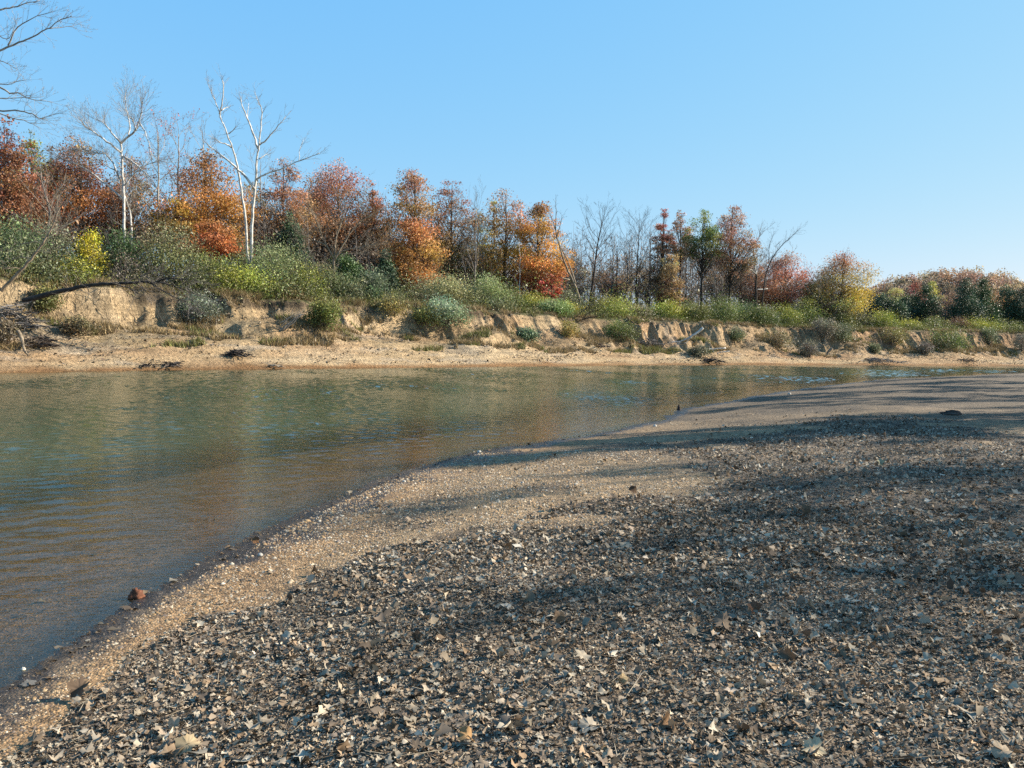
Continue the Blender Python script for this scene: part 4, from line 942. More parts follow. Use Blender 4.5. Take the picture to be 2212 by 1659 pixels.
# ---- shrubs: (label, x, t, ytop, w, palette, options)
shr = [
 ('grey green thicket behind the leaning bare tree', 30, 13, 492, 130, GRYGREEN, dict(leaves=5200, nclump=60)),
 ('mixed green bush with twiggy top, left of the yellow bush', 105, 13, 490, 110, GRYGREEN, dict(leaves=4600, nclump=55)),
 ('lemon yellow bush glowing between green thickets', 197, 13, 505, 62, YELLOW, dict(leaves=3400, env='oak', gap=.2)),
 ('yellow green low growth under the lemon yellow bush', 160, 11.5, 556, 80, YGREEN, dict(leaves=2600)),
 ('shadowy green thicket right of the lemon yellow bush', 262, 13, 505, 100, DGREEN, dict(leaves=4200, nclump=45)),
 ('grey twig bush in front of the shadowy green thicket', 270, 11, 548, 70, TWIGGY, dict(leaves=1500, stems=60)),
 ('large silvery bush shaped like a dome beside the flame orange tree', 362, 13, 490, 130, SILVER, dict(leaves=7000, nclump=60)),
 ('green bush between the silvery dome and the white twin trunks', 452, 12, 552, 110, GREEN, dict(leaves=4800, nclump=50)),
 ('bright green bush at the foot of the white twin trunks', 500, 10.8, 582, 110, YGREEN, dict(leaves=4200)),
 ('silvery bush behind the foot of the white twin trunks', 520, 16, 520, 80, SILVER, dict(leaves=3000)),
 ('big silver green bush right of the white twin trunks', 600, 12.5, 530, 140, SILVER, dict(leaves=7600, nclump=65)),
 ('leafy green bush on the slope edge below the big silver green bush', 565, 10.6, 610, 110, GREEN, dict(leaves=4200)),
 ('yellow flecked bush beside the dark shrub on the bank top', 655, 11.5, 575, 80, YGREEN, dict(leaves=3000)),
 ('silver leafed bush under the pale spreading bare tree', 692, 11.5, 572, 74, SILVER, dict(leaves=3600)),
 ('dark blue green bush left of the slender young cedar', 805, 11.5, 582, 72, [(.07, .10, .05), (.13, .17, .10)], dict(leaves=4000)),
 ('low grey green bush under the bushy green cedar', 745, 11, 606, 80, GRYGREEN, dict(leaves=2800)),
 ('green bush tumbling down the slope next to the fluted pale cliff', 700, 9, 640, 72, GREEN, dict(y=708, leaves=3600, group='shrubs on the bank slope')),
 ('straw and green bush at the brink left of the tumbling green bush', 625, 9.6, 628, 70, [(.22, .17, .06), (.20, .19, .06)], dict(leaves=2400)),
 ('silvery bush mounded below the leaning scarlet tree', 962, 11.5, 608, 124, SILVER, dict(leaves=7200, nclump=60)),
 ('blue green bush spilling down the slope below the silvery mound', 965, 8, 650, 96, [(.10, .15, .07), (.20, .26, .17)], dict(y=708, leaves=4600, group='shrubs on the bank slope')),
 ('silvery bush left of the airy orange oak, paler than its neighbour', 1048, 12, 602, 92, SILVER, dict(leaves=4800)),
 ('rounded grey green bush on the brink below the airy orange oak', 1062, 10, 645, 72, GRYGREEN, dict(leaves=3400)),
 ('green bush at the foot of the amber oak', 1100, 12.5, 628, 60, GREEN, dict(leaves=2600)),
 ('yellow green bush right of the amber oak trunk', 1148, 11.5, 640, 66, YGREEN, dict(leaves=3200)),
 ('leafy green bush with silvery flecks hanging over the collapsed bank', 1190, 9, 655, 66, [(.10, .17, .04), (.17, .23, .08), (.24, .30, .12)], dict(leaves=4200)),
 ('yellow bush just before the toppled brush top', 1225, 10.5, 660, 56, YGREEN, dict(leaves=2600)),
 ('pale silvery bush behind the foot of the dead leaning tree', 1215, 14, 630, 70, SILVER, dict(leaves=2400)),
 ('wide yellow green bush beneath the dark fan shaped tree', 1318, 10.5, 648, 84, [(.18, .19, .04), (.30, .28, .06)], dict(leaves=4600)),
 ('silvery green bush right of the wide yellow green one', 1372, 10.5, 660, 60, SILVER, dict(leaves=3200)),
 ('scrubby green bush on the slope below the wide yellow green bush', 1340, 7.5, 695, 66, GREEN, dict(y=733, leaves=2900, group='shrubs on the bank slope')),
 ('little dark blue green bush low on the slope below the silvery mound', 1135, 6.5, 710, 46, [(.06, .10, .05), (.12, .18, .10)], dict(y=738, leaves=2400, group='shrubs on the bank slope')),
 ('yellow green tuft under the slim red tipped tree', 1440, 10, 658, 70, YGREEN, dict(leaves=3200)),
 ('green bush at the brink above the white fallen trunk', 1497, 9.6, 660, 66, GREEN, dict(leaves=3600)),
 ('olive green bush beneath the tall pink brown oak', 1565, 10.5, 646, 76, [(.12, .16, .045), (.20, .23, .07)], dict(leaves=4600)),
 ('dark green bush at the foot of the white limbed dead tree', 1618, 10.5, 658, 60, DGREEN, dict(leaves=3200)),
 ('bright green bush draped over the brink below the white limbed dead tree', 1645, 8.8, 668, 60, GREEN, dict(leaves=3800)),
 ('yellow bush under the coral red maple', 1690, 10.5, 664, 70, YGREEN, dict(leaves=3200)),
 ('green and yellow bush left of the grey twiggy bush tree', 1735, 11, 650, 70, [(.12, .16, .04), (.24, .26, .05)], dict(leaves=3400)),
 ('grey green bush on the slope under the dark green one', 1588, 6.5, 708, 40, GRYGREEN, dict(y=733, leaves=2000, group='shrubs on the bank slope')),
 ('dense grey twig shrub drooping over the brink below the bush tree', 1778, 8.5, 690, 66, TWIGGY, dict(leaves=2600, stems=60, y=730, group='shrubs on the bank slope')),
 ('sage green bush hanging on the cliff below the red and olive oak', 1818, 7, 698, 46, GRYGREEN, dict(y=737, leaves=2800, group='shrubs on the bank slope')),
 ('grey bush at the beach edge beside the stout brown log', 1748, 5, 735, 40, TWIGGY, dict(y=772, leaves=1700, group='shrubs on the bank slope')),
 ('low green bush between the twiggy bush tree and the yellow sided oak', 1808, 11, 680, 60, GREEN, dict(leaves=2600)),
 ('yellow bush below the blunt rounded cedar', 1903, 9.5, 676, 56, YGREEN, dict(leaves=3000)),
 ('dark bush in the shade of the yellow sided oak', 1845, 12, 668, 80, [(.06, .065, .03), (.09, .085, .04)], dict(leaves=3600)),
 ('large green bush halfway down the shaded slope', 2050, 6.5, 716, 88, GREEN, dict(y=756, leaves=4800, group='shrubs on the bank slope')),
 ('green bush under the cedar with the bare pale stem', 2018, 11, 688, 52, GREEN, dict(leaves=2400)),
 ('brown bush at the foot of the tallest cedar pair', 2070, 11, 690, 42, BROWN, dict(leaves=2000)),
 ('bright yellow low bush below the pointed twin cedars', 2112, 10.5, 698, 76, YGREEN, dict(leaves=3400)),
 ('grey green bush on the slope under the bright yellow low one', 2135, 7, 712, 42, GRYGREEN, dict(y=748, leaves=2200, group='shrubs on the bank slope')),
 ('green growth at the brink near the right edge', 2180, 10.5, 700, 66, GREEN, dict(leaves=2600)),
 ('small yellow bush between the two green ones below the cedars', 1962, 10.5, 696, 46, YGREEN, dict(leaves=1800)),
 ('tawny bush trailing down the slope below the yellow bush', 1925, 7.5, 712, 60, [(.22, .18, .06), (.28, .24, .07)], dict(y=745, leaves=2200, group='shrubs on the bank slope')),
 ('grey dry bush low on the slope near the large green one', 2000, 5, 740, 36, TWIGGY, dict(y=766, leaves=1300, group='shrubs on the bank slope')),
 ('pale misty dry bush on the bank at the right edge', 2205, 6, 722, 40, TWIGGY, dict(y=758, leaves=1400, group='shrubs on the bank slope')),
 ('small round bush at the cliff foot beside the sage green one', 1888, 5.5, 742, 28, GRYGREEN, dict(y=764, leaves=1100, group='shrubs on the bank slope')),
 ('olive bush clinging to the cliff under the bowed trunk', 95, 7.5, 616, 60, [(.14, .13, .045), (.22, .20, .06)], dict(y=676, leaves=2400, group='shrubs on the bank slope')),
 ('grey green misty bush on the slump under the tangle of twigs', 425, 7, 640, 90, [(.16, .17, .11), (.22, .23, .16)], dict(y=690, leaves=3400, group='shrubs on the bank slope')),
 ('brown weedy bush on the terrace above the pale beach', 170, 6, 690, 70, [(.15, .12, .06), (.2, .15, .07)], dict(y=722, leaves=1700, group='shrubs on the bank slope')),
 ('dry brown bush at the left edge above the beach', 10, 6, 690, 60, [(.17, .13, .08), (.22, .18, .11)], dict(y=745, leaves=2200, group='shrubs on the bank slope')),
 ('dry tawny bush at the brink between two cliff faces', 855, 8.5, 640, 70, [(.24, .17, .06), (.2, .17, .06)], dict(y=680, leaves=2400, group='shrubs on the bank slope')),
 ('olive yellow bush low on the slope left of the blue green one', 915, 6.5, 672, 70, [(.2, .2, .05), (.26, .24, .07)], dict(y=706, leaves=2200, group='shrubs on the bank slope')),
 ('golden grass bush below the collapsed bank', 1225, 6, 694, 44, [(.28, .22, .06), (.24, .20, .06)], dict(y=728, leaves=1500, group='shrubs on the bank slope')),
 ('tawny bush on the shaded slope under the bright green draped one', 1680, 6, 712, 60, [(.24, .18, .08), (.2, .16, .07)], dict(y=750, leaves=1900, group='shrubs on the bank slope')),
 ('dark low bush at the foot of the straw coloured slope', 1510, 5, 746, 40, [(.10, .11, .06), (.14, .13, .08)], dict(y=770, leaves=1300, group='shrubs on the bank slope')),
]
for lab, x, t, yt, w, pal, kw in shr:
    shrub(lab, x, t, yt, w, pal, **kw)

# ---- dry grass and weeds on the slopes, one mass
def grass_mass():
    s0, s1 = float(s_at(-120)), float(s_at(2212)) + 16
    n = 420000
    s = NPR.uniform(s0, s1, n); t = NPR.uniform(3.2, 15, n) + 0
    tt_ = np.interp(s, _ks, _tt)
    sl_ = (bank_z(s, t + .15) - bank_z(s, t - .15)) / .3
    vg = fbm(s / 3.2, t / 1.5, 87, 4)
    ok = ((vg > .53 - .03 * ((t > 3.0) & (t < 6.2))) & (np.abs(sl_) < 1.0)) | ((t > tt_ + .2) & (NPR.random(n) < .55))
    ok &= (NPR.random(n) < .8)
    s, t, tt_ = s[ok], t[ok], tt_[ok]
    P = bank_P(s, t); m = len(P)
    h = NPR.uniform(.16, .50, m) * (1 + .5 * (t > 9)); a = NPR.uniform(0, 6.283, m)
    d = np.c_[np.cos(a), np.sin(a), np.zeros(m)]; ln = NPR.normal(0, .45, (m, 3)); ln[:, 2] = 1
    w = NPR.uniform(.015, .045, m)[:, None]
    V = np.stack([P - d * w, P + d * w, P + ln * h[:, None]], 1).reshape(-1, 3)
    g = fbm(s / 5, t / 3, 88, 3)
    c = np.where((g > .55)[:, None], np.array([[.15, .15, .04]]), np.array([[.24, .175, .08]]))
    c = np.where((NPR.random(m) < .25)[:, None], np.array([[.16, .11, .06]]), c)
    c = np.where(((t > tt_ + .5) & (NPR.random(m) < .6))[:, None], np.array([[.15, .18, .045]]), c) * np.exp(NPR.normal(0, .25, (m, 1)))
    tag(obj('dry_grass', V, [np.arange(m * 3).reshape(m, 3)], M_GRASS, np.repeat(c, 3, axis=0)), 'dry straw and olive grass on the ledges of the far bank', 'grass', kind='stuff')
grass_mass()

def beach_debris():
    n = 16000
    s = NPR.uniform(float(s_at(-120)), float(s_at(2212)) + 16, n); t = NPR.uniform(.6, 8.5, n)
    f = fbm(s / 2.4 + t / 3, t / .8, 89, 4); ok = NPR.random(n) < np.clip((f - .47) * 8, .03, 1)
    P = bank_P(s[ok], t[ok]); P[:, 2] += .03; m = len(P)
    V, F = leaf_quads(P, .19, .4, 1.0, .3)
    pal = np.array([(.07, .05, .035), (.12, .085, .05), (.20, .15, .10), (.26, .21, .15), (.09, .06, .04)])
    c = pal[NPR.integers(0, 5, m)] * np.exp(NPR.normal(0, .25, (m, 1)))
    tag(obj('beach_debris', V, [F], M_PEBBLE, np.repeat(c, 4, axis=0)), 'clods, bark and twig scraps strewn over the far beach', 'debris', kind='stuff')
beach_debris()

# ---- the wood behind: reads as one mass
def wood_mass():
    segs, LP = [], []
    px_prof = [-200, 100, 250, 400, 600, 850, 1000, 1120, 1220, 1300, 1400, 1600, 1700, 1760, 1900, 2300]
    py_prof = [430, 430, 430, 440, 460, 490, 520, 530, 545, 525, 505, 530, 580, 615, 640, 640]
    for k in range(640):
        x = RND.uniform(-150, 1790) if k < 300 else RND.choice([RND.uniform(1190, 1790), RND.uniform(560, 1250)]); t = 20 + 44 * RND.random() ** 1.2
        b = bank_at(x, t); Y = b[1]
        zt = at(x, np.interp(x, px_prof, py_prof) + RND.gauss(12, 26), Y)[2]
        h = max(3.5, zt - b[2])
        top = b + np.array([RND.gauss(0, .4), RND.gauss(0, .4), h])
        r = RND.uniform(.05, .11)
        m = b * .5 + top * .5 + np.array([RND.gauss(0, .15), RND.gauss(0, .15), 0])
        segs += [(tuple(b - np.array([0, 0, .4])), tuple(m), r, r * .6), (tuple(m), tuple(top), r * .6, .012)]
        for j in range(18):
            f = RND.uniform(.10, .97); st = b + (top - b) * f
            a = RND.uniform(0, 6.283); d = nrm3((math.cos(a), math.sin(a), RND.uniform(.3, 1.3)))
            grow(segs, tuple(st), d, RND.uniform(.9, 2.6) * (1.15 - .5 * f), .022, 1, .16, .05, .75, 5, .013, 4)
        for _ in range(260 if x < 1190 else 110):
            f = RND.uniform(.02, .85); LP.append(b + (top - b) * f + np.array([RND.gauss(0, 1.3), RND.gauss(0, 1.3), RND.gauss(0, .3)]))
    V, F = tubes(segs, 3)
    c = np.repeat(np.array([[.14, .125, .11]]) * np.exp(NPR.normal(0, .3, (len(segs), 1))), 6, axis=0)
    LP = np.array(LP); lv, lf = leaf_quads(LP, .21)
    lc = np.repeat(pick_col(NPR.random(len(LP)), len(LP), [(.15, .125, .10), (.19, .14, .10), (.24, .155, .09)]), 4, axis=0)
    V, F2, c = merge([(V, [F], c), (lv, [lf], lc)])
    tag(obj('distant_woods', V, F2, M_LEAF, c), 'grey brown wood of bare stems and twigs behind the front trees', 'woods', kind='stuff')
    # undergrowth at its foot
    n = 110000
    x = NPR.uniform(float(s_at(-150)), float(s_at(2212)) + 25, n); t = NPR.uniform(11, 40, n)
    P = bank_P(x, t); P[:, 2] += np.abs(NPR.normal(0, 1.1, n)) * (.3 + 1.3 * fbm(x / 3, t / 3, 66, 3)) * np.where(x > s_at(1850), .45, np.where(x > s_at(1180), 1.5, 1))
    V, F = leaf_quads(P, .21)
    c = pick_col(fbm(x / 4, t / 4, 67, 2), n, [(.10, .08, .045), (.13, .12, .05), (.16, .19, .05), (.13, .09, .055)])
    tag(obj('undergrowth', V, [F], M_SHRUB, np.repeat(c, 4, axis=0)), 'low brown and green undergrowth at the foot of the wood', 'undergrowth', kind='stuff')
wood_mass()
def brink():
    n = 60000
    s = NPR.uniform(float(s_at(-150)), float(s_at(2212)) + 20, n); tt = np.interp(s, _ks, _tt)
    t = tt + NPR.uniform(-.1, 5, n)
    f = fbm(s / 2.2, t / 2.2, 64, 3); ok = NPR.random(n) < np.clip((f - .33) * 4, .03, 1); s, t, f = s[ok], t[ok], f[ok]; n = len(s)
    P = bank_P(s, t); P[:, 2] += NPR.random(n) ** 1.6 * (.25 + 1.5 * f)
    V, F = leaf_quads(P, .16, .4)
    c = pick_col(fbm(s / 3, t / 3, 65, 3) * 1.3 - .15, n, [(.16, .12, .055), (.10, .085, .045), (.15, .16, .045), (.22, .22, .055), (.18, .14, .06)])
    tag(obj('brush_tangle', V, [F], M_SHRUB, np.repeat(c, 4, axis=0)), 'tangle of weeds and vines along the brink of the bank', 'weeds', kind='stuff')
    segs = []
    for _ in range(2600):
        s_ = RND.uniform(float(s_at(-100)), float(s_at(2212)) + 14); t_ = float(np.interp(s_, _ks, _tt)) + RND.uniform(-1.6, .6)
        if vnoise(np.array([s_ / 2.6]), np.array([.4]), 33)[0] < .5: continue
        p = bank_P(np.array([s_]), np.array([t_]))[0]
        grow(segs, (p[0] + .15, p[1] - .2, p[2] + .05), nrm3((RND.gauss(.35, .4), RND.gauss(-.45, .4), -1)), RND.uniform(.4, 1.3), .018, 0, .22, -.12, .6, 2, .010)
    V, F = tubes(segs, 3)
    tag(obj('hanging_roots', V, [F], M_BARK, np.broadcast_to(np.array([.10, .075, .05]), V.shape)), 'fringe of bare roots and stems hanging over the brink', 'roots', kind='stuff')
brink()

# ---- wooded hill far off
def hill():
    xs = np.array([1500, 1700, 1800, 1885, 1910, 1955, 2010, 2070, 2130, 2170, 2212, 2300, 2450, 2700, 3100.])
    ys = np.array([745, 735, 700, 634, 617, 603, 591, 592, 603, 620, 616, 602, 606, 620, 645.])
    Y0 = 330.0
    P = [at(x, y, Y0) for x, y in zip(xs, ys)]
    X = np.array([p[0] for p in P]); Z = np.array([p[2] for p in P]) - 3.0
    gx_ = np.linspace(X[0], X[-1], 90); gy_ = np.linspace(-150, 150, 50)
    def hz(x, dy):
        zr = np.interp(x, X, Z)
        return 3.6 + (zr - 3.6) * np.exp(-(dy / np.where(dy < 0, 75, 90)) ** 2) + 2.0 * (fbm(x / 18, dy / 18, 15, 3) - .5) - .8
    GX, GY = np.meshgrid(gx_, gy_, indexing='ij')
    V = np.c_[GX.ravel(), (GY + Y0).ravel(), hz(GX, GY).ravel()]
    tag(obj('hill', V, [grid_faces(90, 50)], M_BANK, np.broadcast_to(np.array([.13, .09, .055]), V.shape), True), kind='structure')
    n = 460
    x = NPR.uniform(at(1780, 600, Y0)[0], at(2420, 600, Y0)[0], n); dy = NPR.uniform(-150, 25, n)
    z = hz(x, dy); r = NPR.uniform(2.6, 4.8, n)
    pal = np.array([(.34, .25, .15), (.37, .24, .14), (.31, .19, .14), (.36, .29, .16), (.29, .22, .15), (.36, .21, .13), (.32, .25, .17)])
    cc = pal[NPR.integers(0, len(pal), n)]
    m = 400
    g = rand_unit(n * m).reshape(n, m, 3) * (NPR.random((n, m, 1)) ** .25)
    g[..., 2] = np.abs(g[..., 2]) * 1.0 - .2
    lump = 1 + .35 * np.sin(g[..., :1] * 5 + x[:, None, None]) * np.sin(g[..., 1:2] * 5 + dy[:, None, None])
    P = np.c_[x, dy + Y0, z + 1.6][:, None] + g * lump * r[:, None, None] * np.array([1, 1, 1.25])
    V, F = leaf_quads(P.reshape(-1, 3), .60)
    c = np.repeat(cc, m, axis=0) * np.exp(NPR.normal(0, .2, (n * m, 1)))
    tag(obj('hillside_forest', V, [F], M_LEAF, np.repeat(c, 4, axis=0)), 'autumn forest covering the far hill in tan, orange and red', 'forest', kind='stuff')
hill()

# ------------------------------------------------------------------ leaf litter on the near bar
LOBES = []
def lobed(seed, n=14):
    r = np.random.default_rng(seed)
    th = np.linspace(0, 2 * math.pi, n, endpoint=False)
    rad_ = np.where(np.arange(n) % 2 == 0, 1.0, .80) * r.uniform(.58, 1.18, n)
    rad_[n // 2] *= .55
    if r.random() < .6:      # torn: one side missing
        k0 = r.integers(0, n); rad_[(k0 + np.arange(n // 3)) % n] *= r.uniform(.25, .6)
    return np.c_[np.cos(th) * rad_, np.sin(th) * rad_ * r.uniform(.75, 1.0)]
LEAFPAL = np.array([(.32, .262, .19), (.26, .208, .15), (.19, .15, .11), (.345, .288, .208), (.225, .158, .10), (.28, .208, .138), (.12, .096, .074), (.35, .305, .235), (.285, .242, .178), (.155, .12, .088)])
def leaf_batch(P, size, tilt, lob=14, palw=None, curl=.35):
    """flat-lying curled leaves at P as fans"""
    n = len(P)
    shapes = np.stack([lobed(s, lob) for s in range(24)])
    sh = shapes[NPR.integers(0, 24, n)] * (size * .5)[:, None, None]
    a = NPR.uniform(0, 6.283, n); ca, sa_ = np.cos(a), np.sin(a)
    ph = NPR.uniform(0, 6.283, n); cu = NPR.normal(0, 1, n) * curl; cu2 = NPR.normal(0, 1, n) * curl
    x, y = sh[..., 0], sh[..., 1]
    rr = np.hypot(x, y) / (size * .5)[:, None]; th = np.arctan2(y, x)
    z = (rr ** 2) * (size * .5)[:, None] * (cu[:, None] * np.cos(2 * (th - ph[:, None])) + .5 * np.abs(cu2)[:, None]) + NPR.normal(0, .17, x.shape) * (size * .5)[:, None]
    L = np.stack([x, y, z], -1)
    L = np.concatenate([np.zeros((n, 1, 3)), L], 1)
    # tilt about a random horizontal axis
    ta = NPR.uniform(0, 6.283, n); k = np.c_[np.cos(ta), np.sin(ta), np.zeros(n)]
    c_, s_ = np.cos(tilt)[:, None, None], np.sin(tilt)[:, None, None]
    kk = np.broadcast_to(k[:, None], L.shape)
    L = L * c_ + np.cross(kk, L) * s_ + kk * (kk * L).sum(-1, keepdims=True) * (1 - c_)
    R = np.stack([L[..., 0] * ca[:, None] - L[..., 1] * sa_[:, None], L[..., 0] * sa_[:, None] + L[..., 1] * ca[:, None], L[..., 2]], -1)
    low = R[..., 2].min(1)
    R[..., 2] -= (low * .75)[:, None]
    V = P[:, None] + R
    m = lob + 1
    i = np.arange(lob)
    tri = np.stack([np.zeros(lob, int), 1 + i, 1 + (i + 1) % lob], -1)
    F = (np.arange(n)[:, None, None] * m + tri[None]).reshape(-1, 3)
    c = LEAFPAL[NPR.choice(len(LEAFPAL), n, p=palw)] * .88 * np.exp(NPR.normal(0, .22, (n, 1))) * (.55 + .9 * fbm(P[:, 0] / .7, P[:, 1] / .7, 97, 3))[:, None]
    cv = np.repeat(c[:, None], m, 1) * np.exp(NPR.normal(0, .08, (n, m, 1)))
    return V.reshape(-1, 3), F, np.clip(cv.reshape(-1, 3), 0, .8)
def scatter(n, r0, r1, half_ang=37, power=1.0):
    r = (r0 ** power + NPR.random(n) * (r1 ** power - r0 ** power)) ** (1 / power)
    a = NPR.uniform(-math.radians(half_ang), math.radians(half_ang), n)
    return np.c_[r * np.sin(a), r * np.cos(a)]
def litter_points(n, r0, r1, power, stray):
    XY = scatter(n, r0, r1, 38, power); d = shore_d(XY); z = bar_z(XY, d)
    m = litter_mask(XY, z); st = fbm(XY[:, 0] / .8, XY[:, 1] / .8, 95, 3)
    keep = (d > -.05) & ((m & (NPR.random(n) < .15 + .85 * sstep(.25, .75, d))) | (NPR.random(n) < stray * np.clip((st - .42) * 5, 0, 1) * sstep(.2, 1.0, d)))
    return np.c_[XY, z][keep]
parts = []
P = litter_points(9000, 2.4, 6.5, 1.6, .10); k = len(P)
tl = np.abs(NPR.normal(0, .36, k)); up = NPR.random(k) < .06; tl[up] = NPR.uniform(.7, 1.4, up.sum())
P[:, 2] += NPR.uniform(0, .022, k)
V, F, c = leaf_batch(P, np.clip(np.exp(NPR.normal(math.log(.034), .50, k)), .014, .095), tl, 14); parts.append((V, [F], c))
P = litter_points(210000, 2.4, 9, 1.5, .22); k = len(P)
V, F, c = leaf_batch(P + np.array([0, 0, .004]), np.exp(NPR.normal(math.log(.0175), .50, k)), np.abs(NPR.normal(0, .55, k)), 6); parts.append((V, [F], c))
P = litter_points(135000, 6.5, 24, 1.35, .12); k = len(P)
tl = np.abs(NPR.normal(0, .34, k)); up = NPR.random(k) < .07; tl[up] = NPR.uniform(.7, 1.4, up.sum())
P[:, 2] += NPR.uniform(0, .02, k)
V, F, c = leaf_batch(P, np.clip(np.exp(NPR.normal(math.log(.038), .48, k)), .016, .11), tl, 8); parts.append((V, [F], c))
XY = scatter(26000, 3.5, 20, 38, 1.2); d = shore_d(XY); kk_ = (d < .25) & ((d > .0) | (d < -.6)) & (d > -1.8) & (NPR.random(len(XY)) < .75 * np.exp(-np.abs(d) * 1.9)); XY = XY[kk_]; P = np.c_[XY, bar_z(XY, d[kk_])]; k = len(P)
V, F, c = leaf_batch(P, np.clip(np.exp(NPR.normal(math.log(.045), .5, k)), .015, .12), np.abs(NPR.normal(0, .10, k)), 8, curl=.06); parts.append((V, [F], c * .55))
# stems and straw
P = litter_points(9000, 2.4, 12, 1.4, .10); k = len(P); a = NPR.uniform(0, 6.283, k); L = np.exp(NPR.normal(math.log(.07), .5, k))
Q = P + np.c_[np.cos(a) * L, np.sin(a) * L, NPR.normal(.004, .012, k)]
P2 = P + np.array([0, 0, .012]); Q = Q + np.array([0, 0, .012])
sv, sf = tubes([(tuple(p), tuple(q), .0022, .0014) for p, q in zip(P2, Q)], 3)
parts.append((sv, [sf], np.repeat(LEAFPAL[NPR.integers(0, 9, k)] * .95, 6, axis=0)))
V, F, c = merge(parts)
tag(obj('leaf_litter', V, F, M_LITTER, c), 'grey brown mat of dry broken leaves covering the gravel bar', 'leaf litter', kind='stuff')

# pebbles near the waterline and on the bare patches
def pebbles():
    XY = scatter(150000, 2.6, 15, 38, 1.2); d = shore_d(XY); z = bar_z(XY, d)
    lm_ = litter_mask(XY, z); st = fbm(XY[:, 0] / .5, XY[:, 1] / .5, 96, 3)
    keep = (d > -.1) & (~lm_ | (NPR.random(len(XY)) < .05)) & (NPR.random(len(XY)) < np.clip(1.35 - .16 * d, .35, 1) * np.clip((st - .2) * 3, .25, 1)) & ((d > .22) | (NPR.random(len(XY)) < .12))
    P = np.c_[XY, z][keep]; d = d[keep]; n = len(P)
    r = np.exp(NPR.normal(math.log(.0068), .38, n)) * np.clip(np.hypot(P[:, 0], P[:, 1]) / 6, .8, 1.5)
    base = np.array([(1, 0, 0), (.5, .87, 0), (-.5, .87, 0), (-1, 0, 0), (-.5, -.87, 0), (.5, -.87, 0), (0, 0, .75)])
    a = NPR.uniform(0, 6.283, n); sx = NPR.uniform(.75, 1.3, n)
    B = base[None] * (1 + NPR.normal(0, .13, (n, 7, 1)))
    x = B[..., 0] * sx[:, None]; y = B[..., 1] * .85
    V = np.stack([x * np.cos(a)[:, None] - y * np.sin(a)[:, None], x * np.sin(a)[:, None] + y * np.cos(a)[:, None], B[..., 2]], -1) * r[:, None, None] + P[:, None]
    tri = np.array([(i, (i + 1) % 6, 6) for i in range(6)])
    F = (np.arange(n)[:, None, None] * 7 + tri[None]).reshape(-1, 3)
    pal = np.array([(.32, .22, .12), (.28, .175, .085), (.36, .27, .17), (.22, .145, .08), (.40, .34, .25), (.17, .13, .10), (.30, .19, .09)])
    c = pal[NPR.integers(0, 7, n)] * np.exp(NPR.normal(0, .22, (n, 1)))
    c = c * np.where(d < .2, .35, 1)[:, None]
    tag(obj('gravel', V.reshape(-1, 3), [F], M_PEBBLE, np.clip(np.repeat(c, 7, axis=0), 0, .85), True), 'tan and orange pea gravel along the waterline', 'gravel', kind='stuff')
pebbles()

# ---- single leaves and small things that stand out on the bar
def bar_pt(x, y):
    zz = .3
    for _ in range(6):
        p = on_z(x, y, zz); zz = float(bar_z(p[None, :2])[0])
    return on_z(x, y, zz)
def single_leaf(label, x, y, wpx, col, stand=0.2, face=0.0, curl=.3, seed=0, fold=0.0, stem=True):
    b = bar_pt(x, y); b[2] += .008
    s = wpx * b[1] / FPX * .43
    r = np.random.default_rng(seed + 100)
    q = np.linspace(0, 2 * math.pi, 30, endpoint=False)
    ro = (.74 + .26 * np.abs(np.cos(2.5 * q)) ** 1.3) * (1 + .09 * (-1) ** np.arange(30)) * r.uniform(.86, 1.1, 30) * (1 - .25 * sstep(2.6, 3.14, np.abs(q - math.pi - .0)) * 0)
    o = np.c_[np.cos(q) * ro, np.sin(q) * ro * r.uniform(.8, 1.05)]
    rings = [np.zeros((1, 2)), o * .5, o]
    P = np.concatenate(rings) * s
    th = np.arctan2(P[:, 1], P[:, 0]); rr = np.hypot(P[:, 0], P[:, 1]) / s
    rr = np.r_[0, np.full(len(o), .5), np.full(len(o), 1.0)]
    z = s * (curl * rr ** 2 * np.cos(2 * th + r.uniform(0, 6)) + fold * np.abs(P[:, 1]) / s + r.normal(0, .025, len(P)))
    L = np.c_[P, z]
    a = r.uniform(0, 6.28); L[:, :2] = np.c_[L[:, 0] * math.cos(a) - L[:, 1] * math.sin(a), L[:, 0] * math.sin(a) + L[:, 1] * math.cos(a)]
    cs, sn = math.cos(stand), math.sin(stand)
    L = np.c_[L[:, 0], L[:, 1] * cs - L[:, 2] * sn, L[:, 1] * sn + L[:, 2] * cs]
    L = np.c_[L[:, 0] * math.cos(face) - L[:, 1] * math.sin(face), L[:, 0] * math.sin(face) + L[:, 1] * math.cos(face), L[:, 2]]
    L[:, 2] -= L[:, 2].min()
    n = len(o); T3 = [(0, 1 + k, 1 + (k + 1) % n) for k in range(n)]
    Q = [(1 + k, 1 + n + k, 1 + n + (k + 1) % n, 1 + (k + 1) % n) for k in range(n)]
    c = np.array(col)[None] * np.array([.62, .58, .53]) * np.exp(r.normal(0, .12, (len(L), 1)))
    T = thing('dry_leaf', label, 'leaf', b, 'large dry leaves lying on the gravel bar')
    obj('blade', L + b, [np.array(T3), np.array(Q)], M_LITTER, c, True, T, b)
    j = 1 + n + n // 2
    p0 = L[0] + b; p1 = L[j] + b; p2 = p1 + (p1 - p0) * .9 + np.array([0, 0, .01])
    sv, sq, s3 = tube_path([p0 + np.array([0, 0, .003]), p1, p2], [.002, .002, .0015], 5)
    obj('stem', sv, [sq, s3], M_BARK, np.broadcast_to(np.array([.25, .17, .10]), sv.shape), True, T, b)
TANL, BRN, PALE, DRK = (.36, .27, .18), (.22, .15, .10), (.55, .46, .32), (.13, .095, .07)
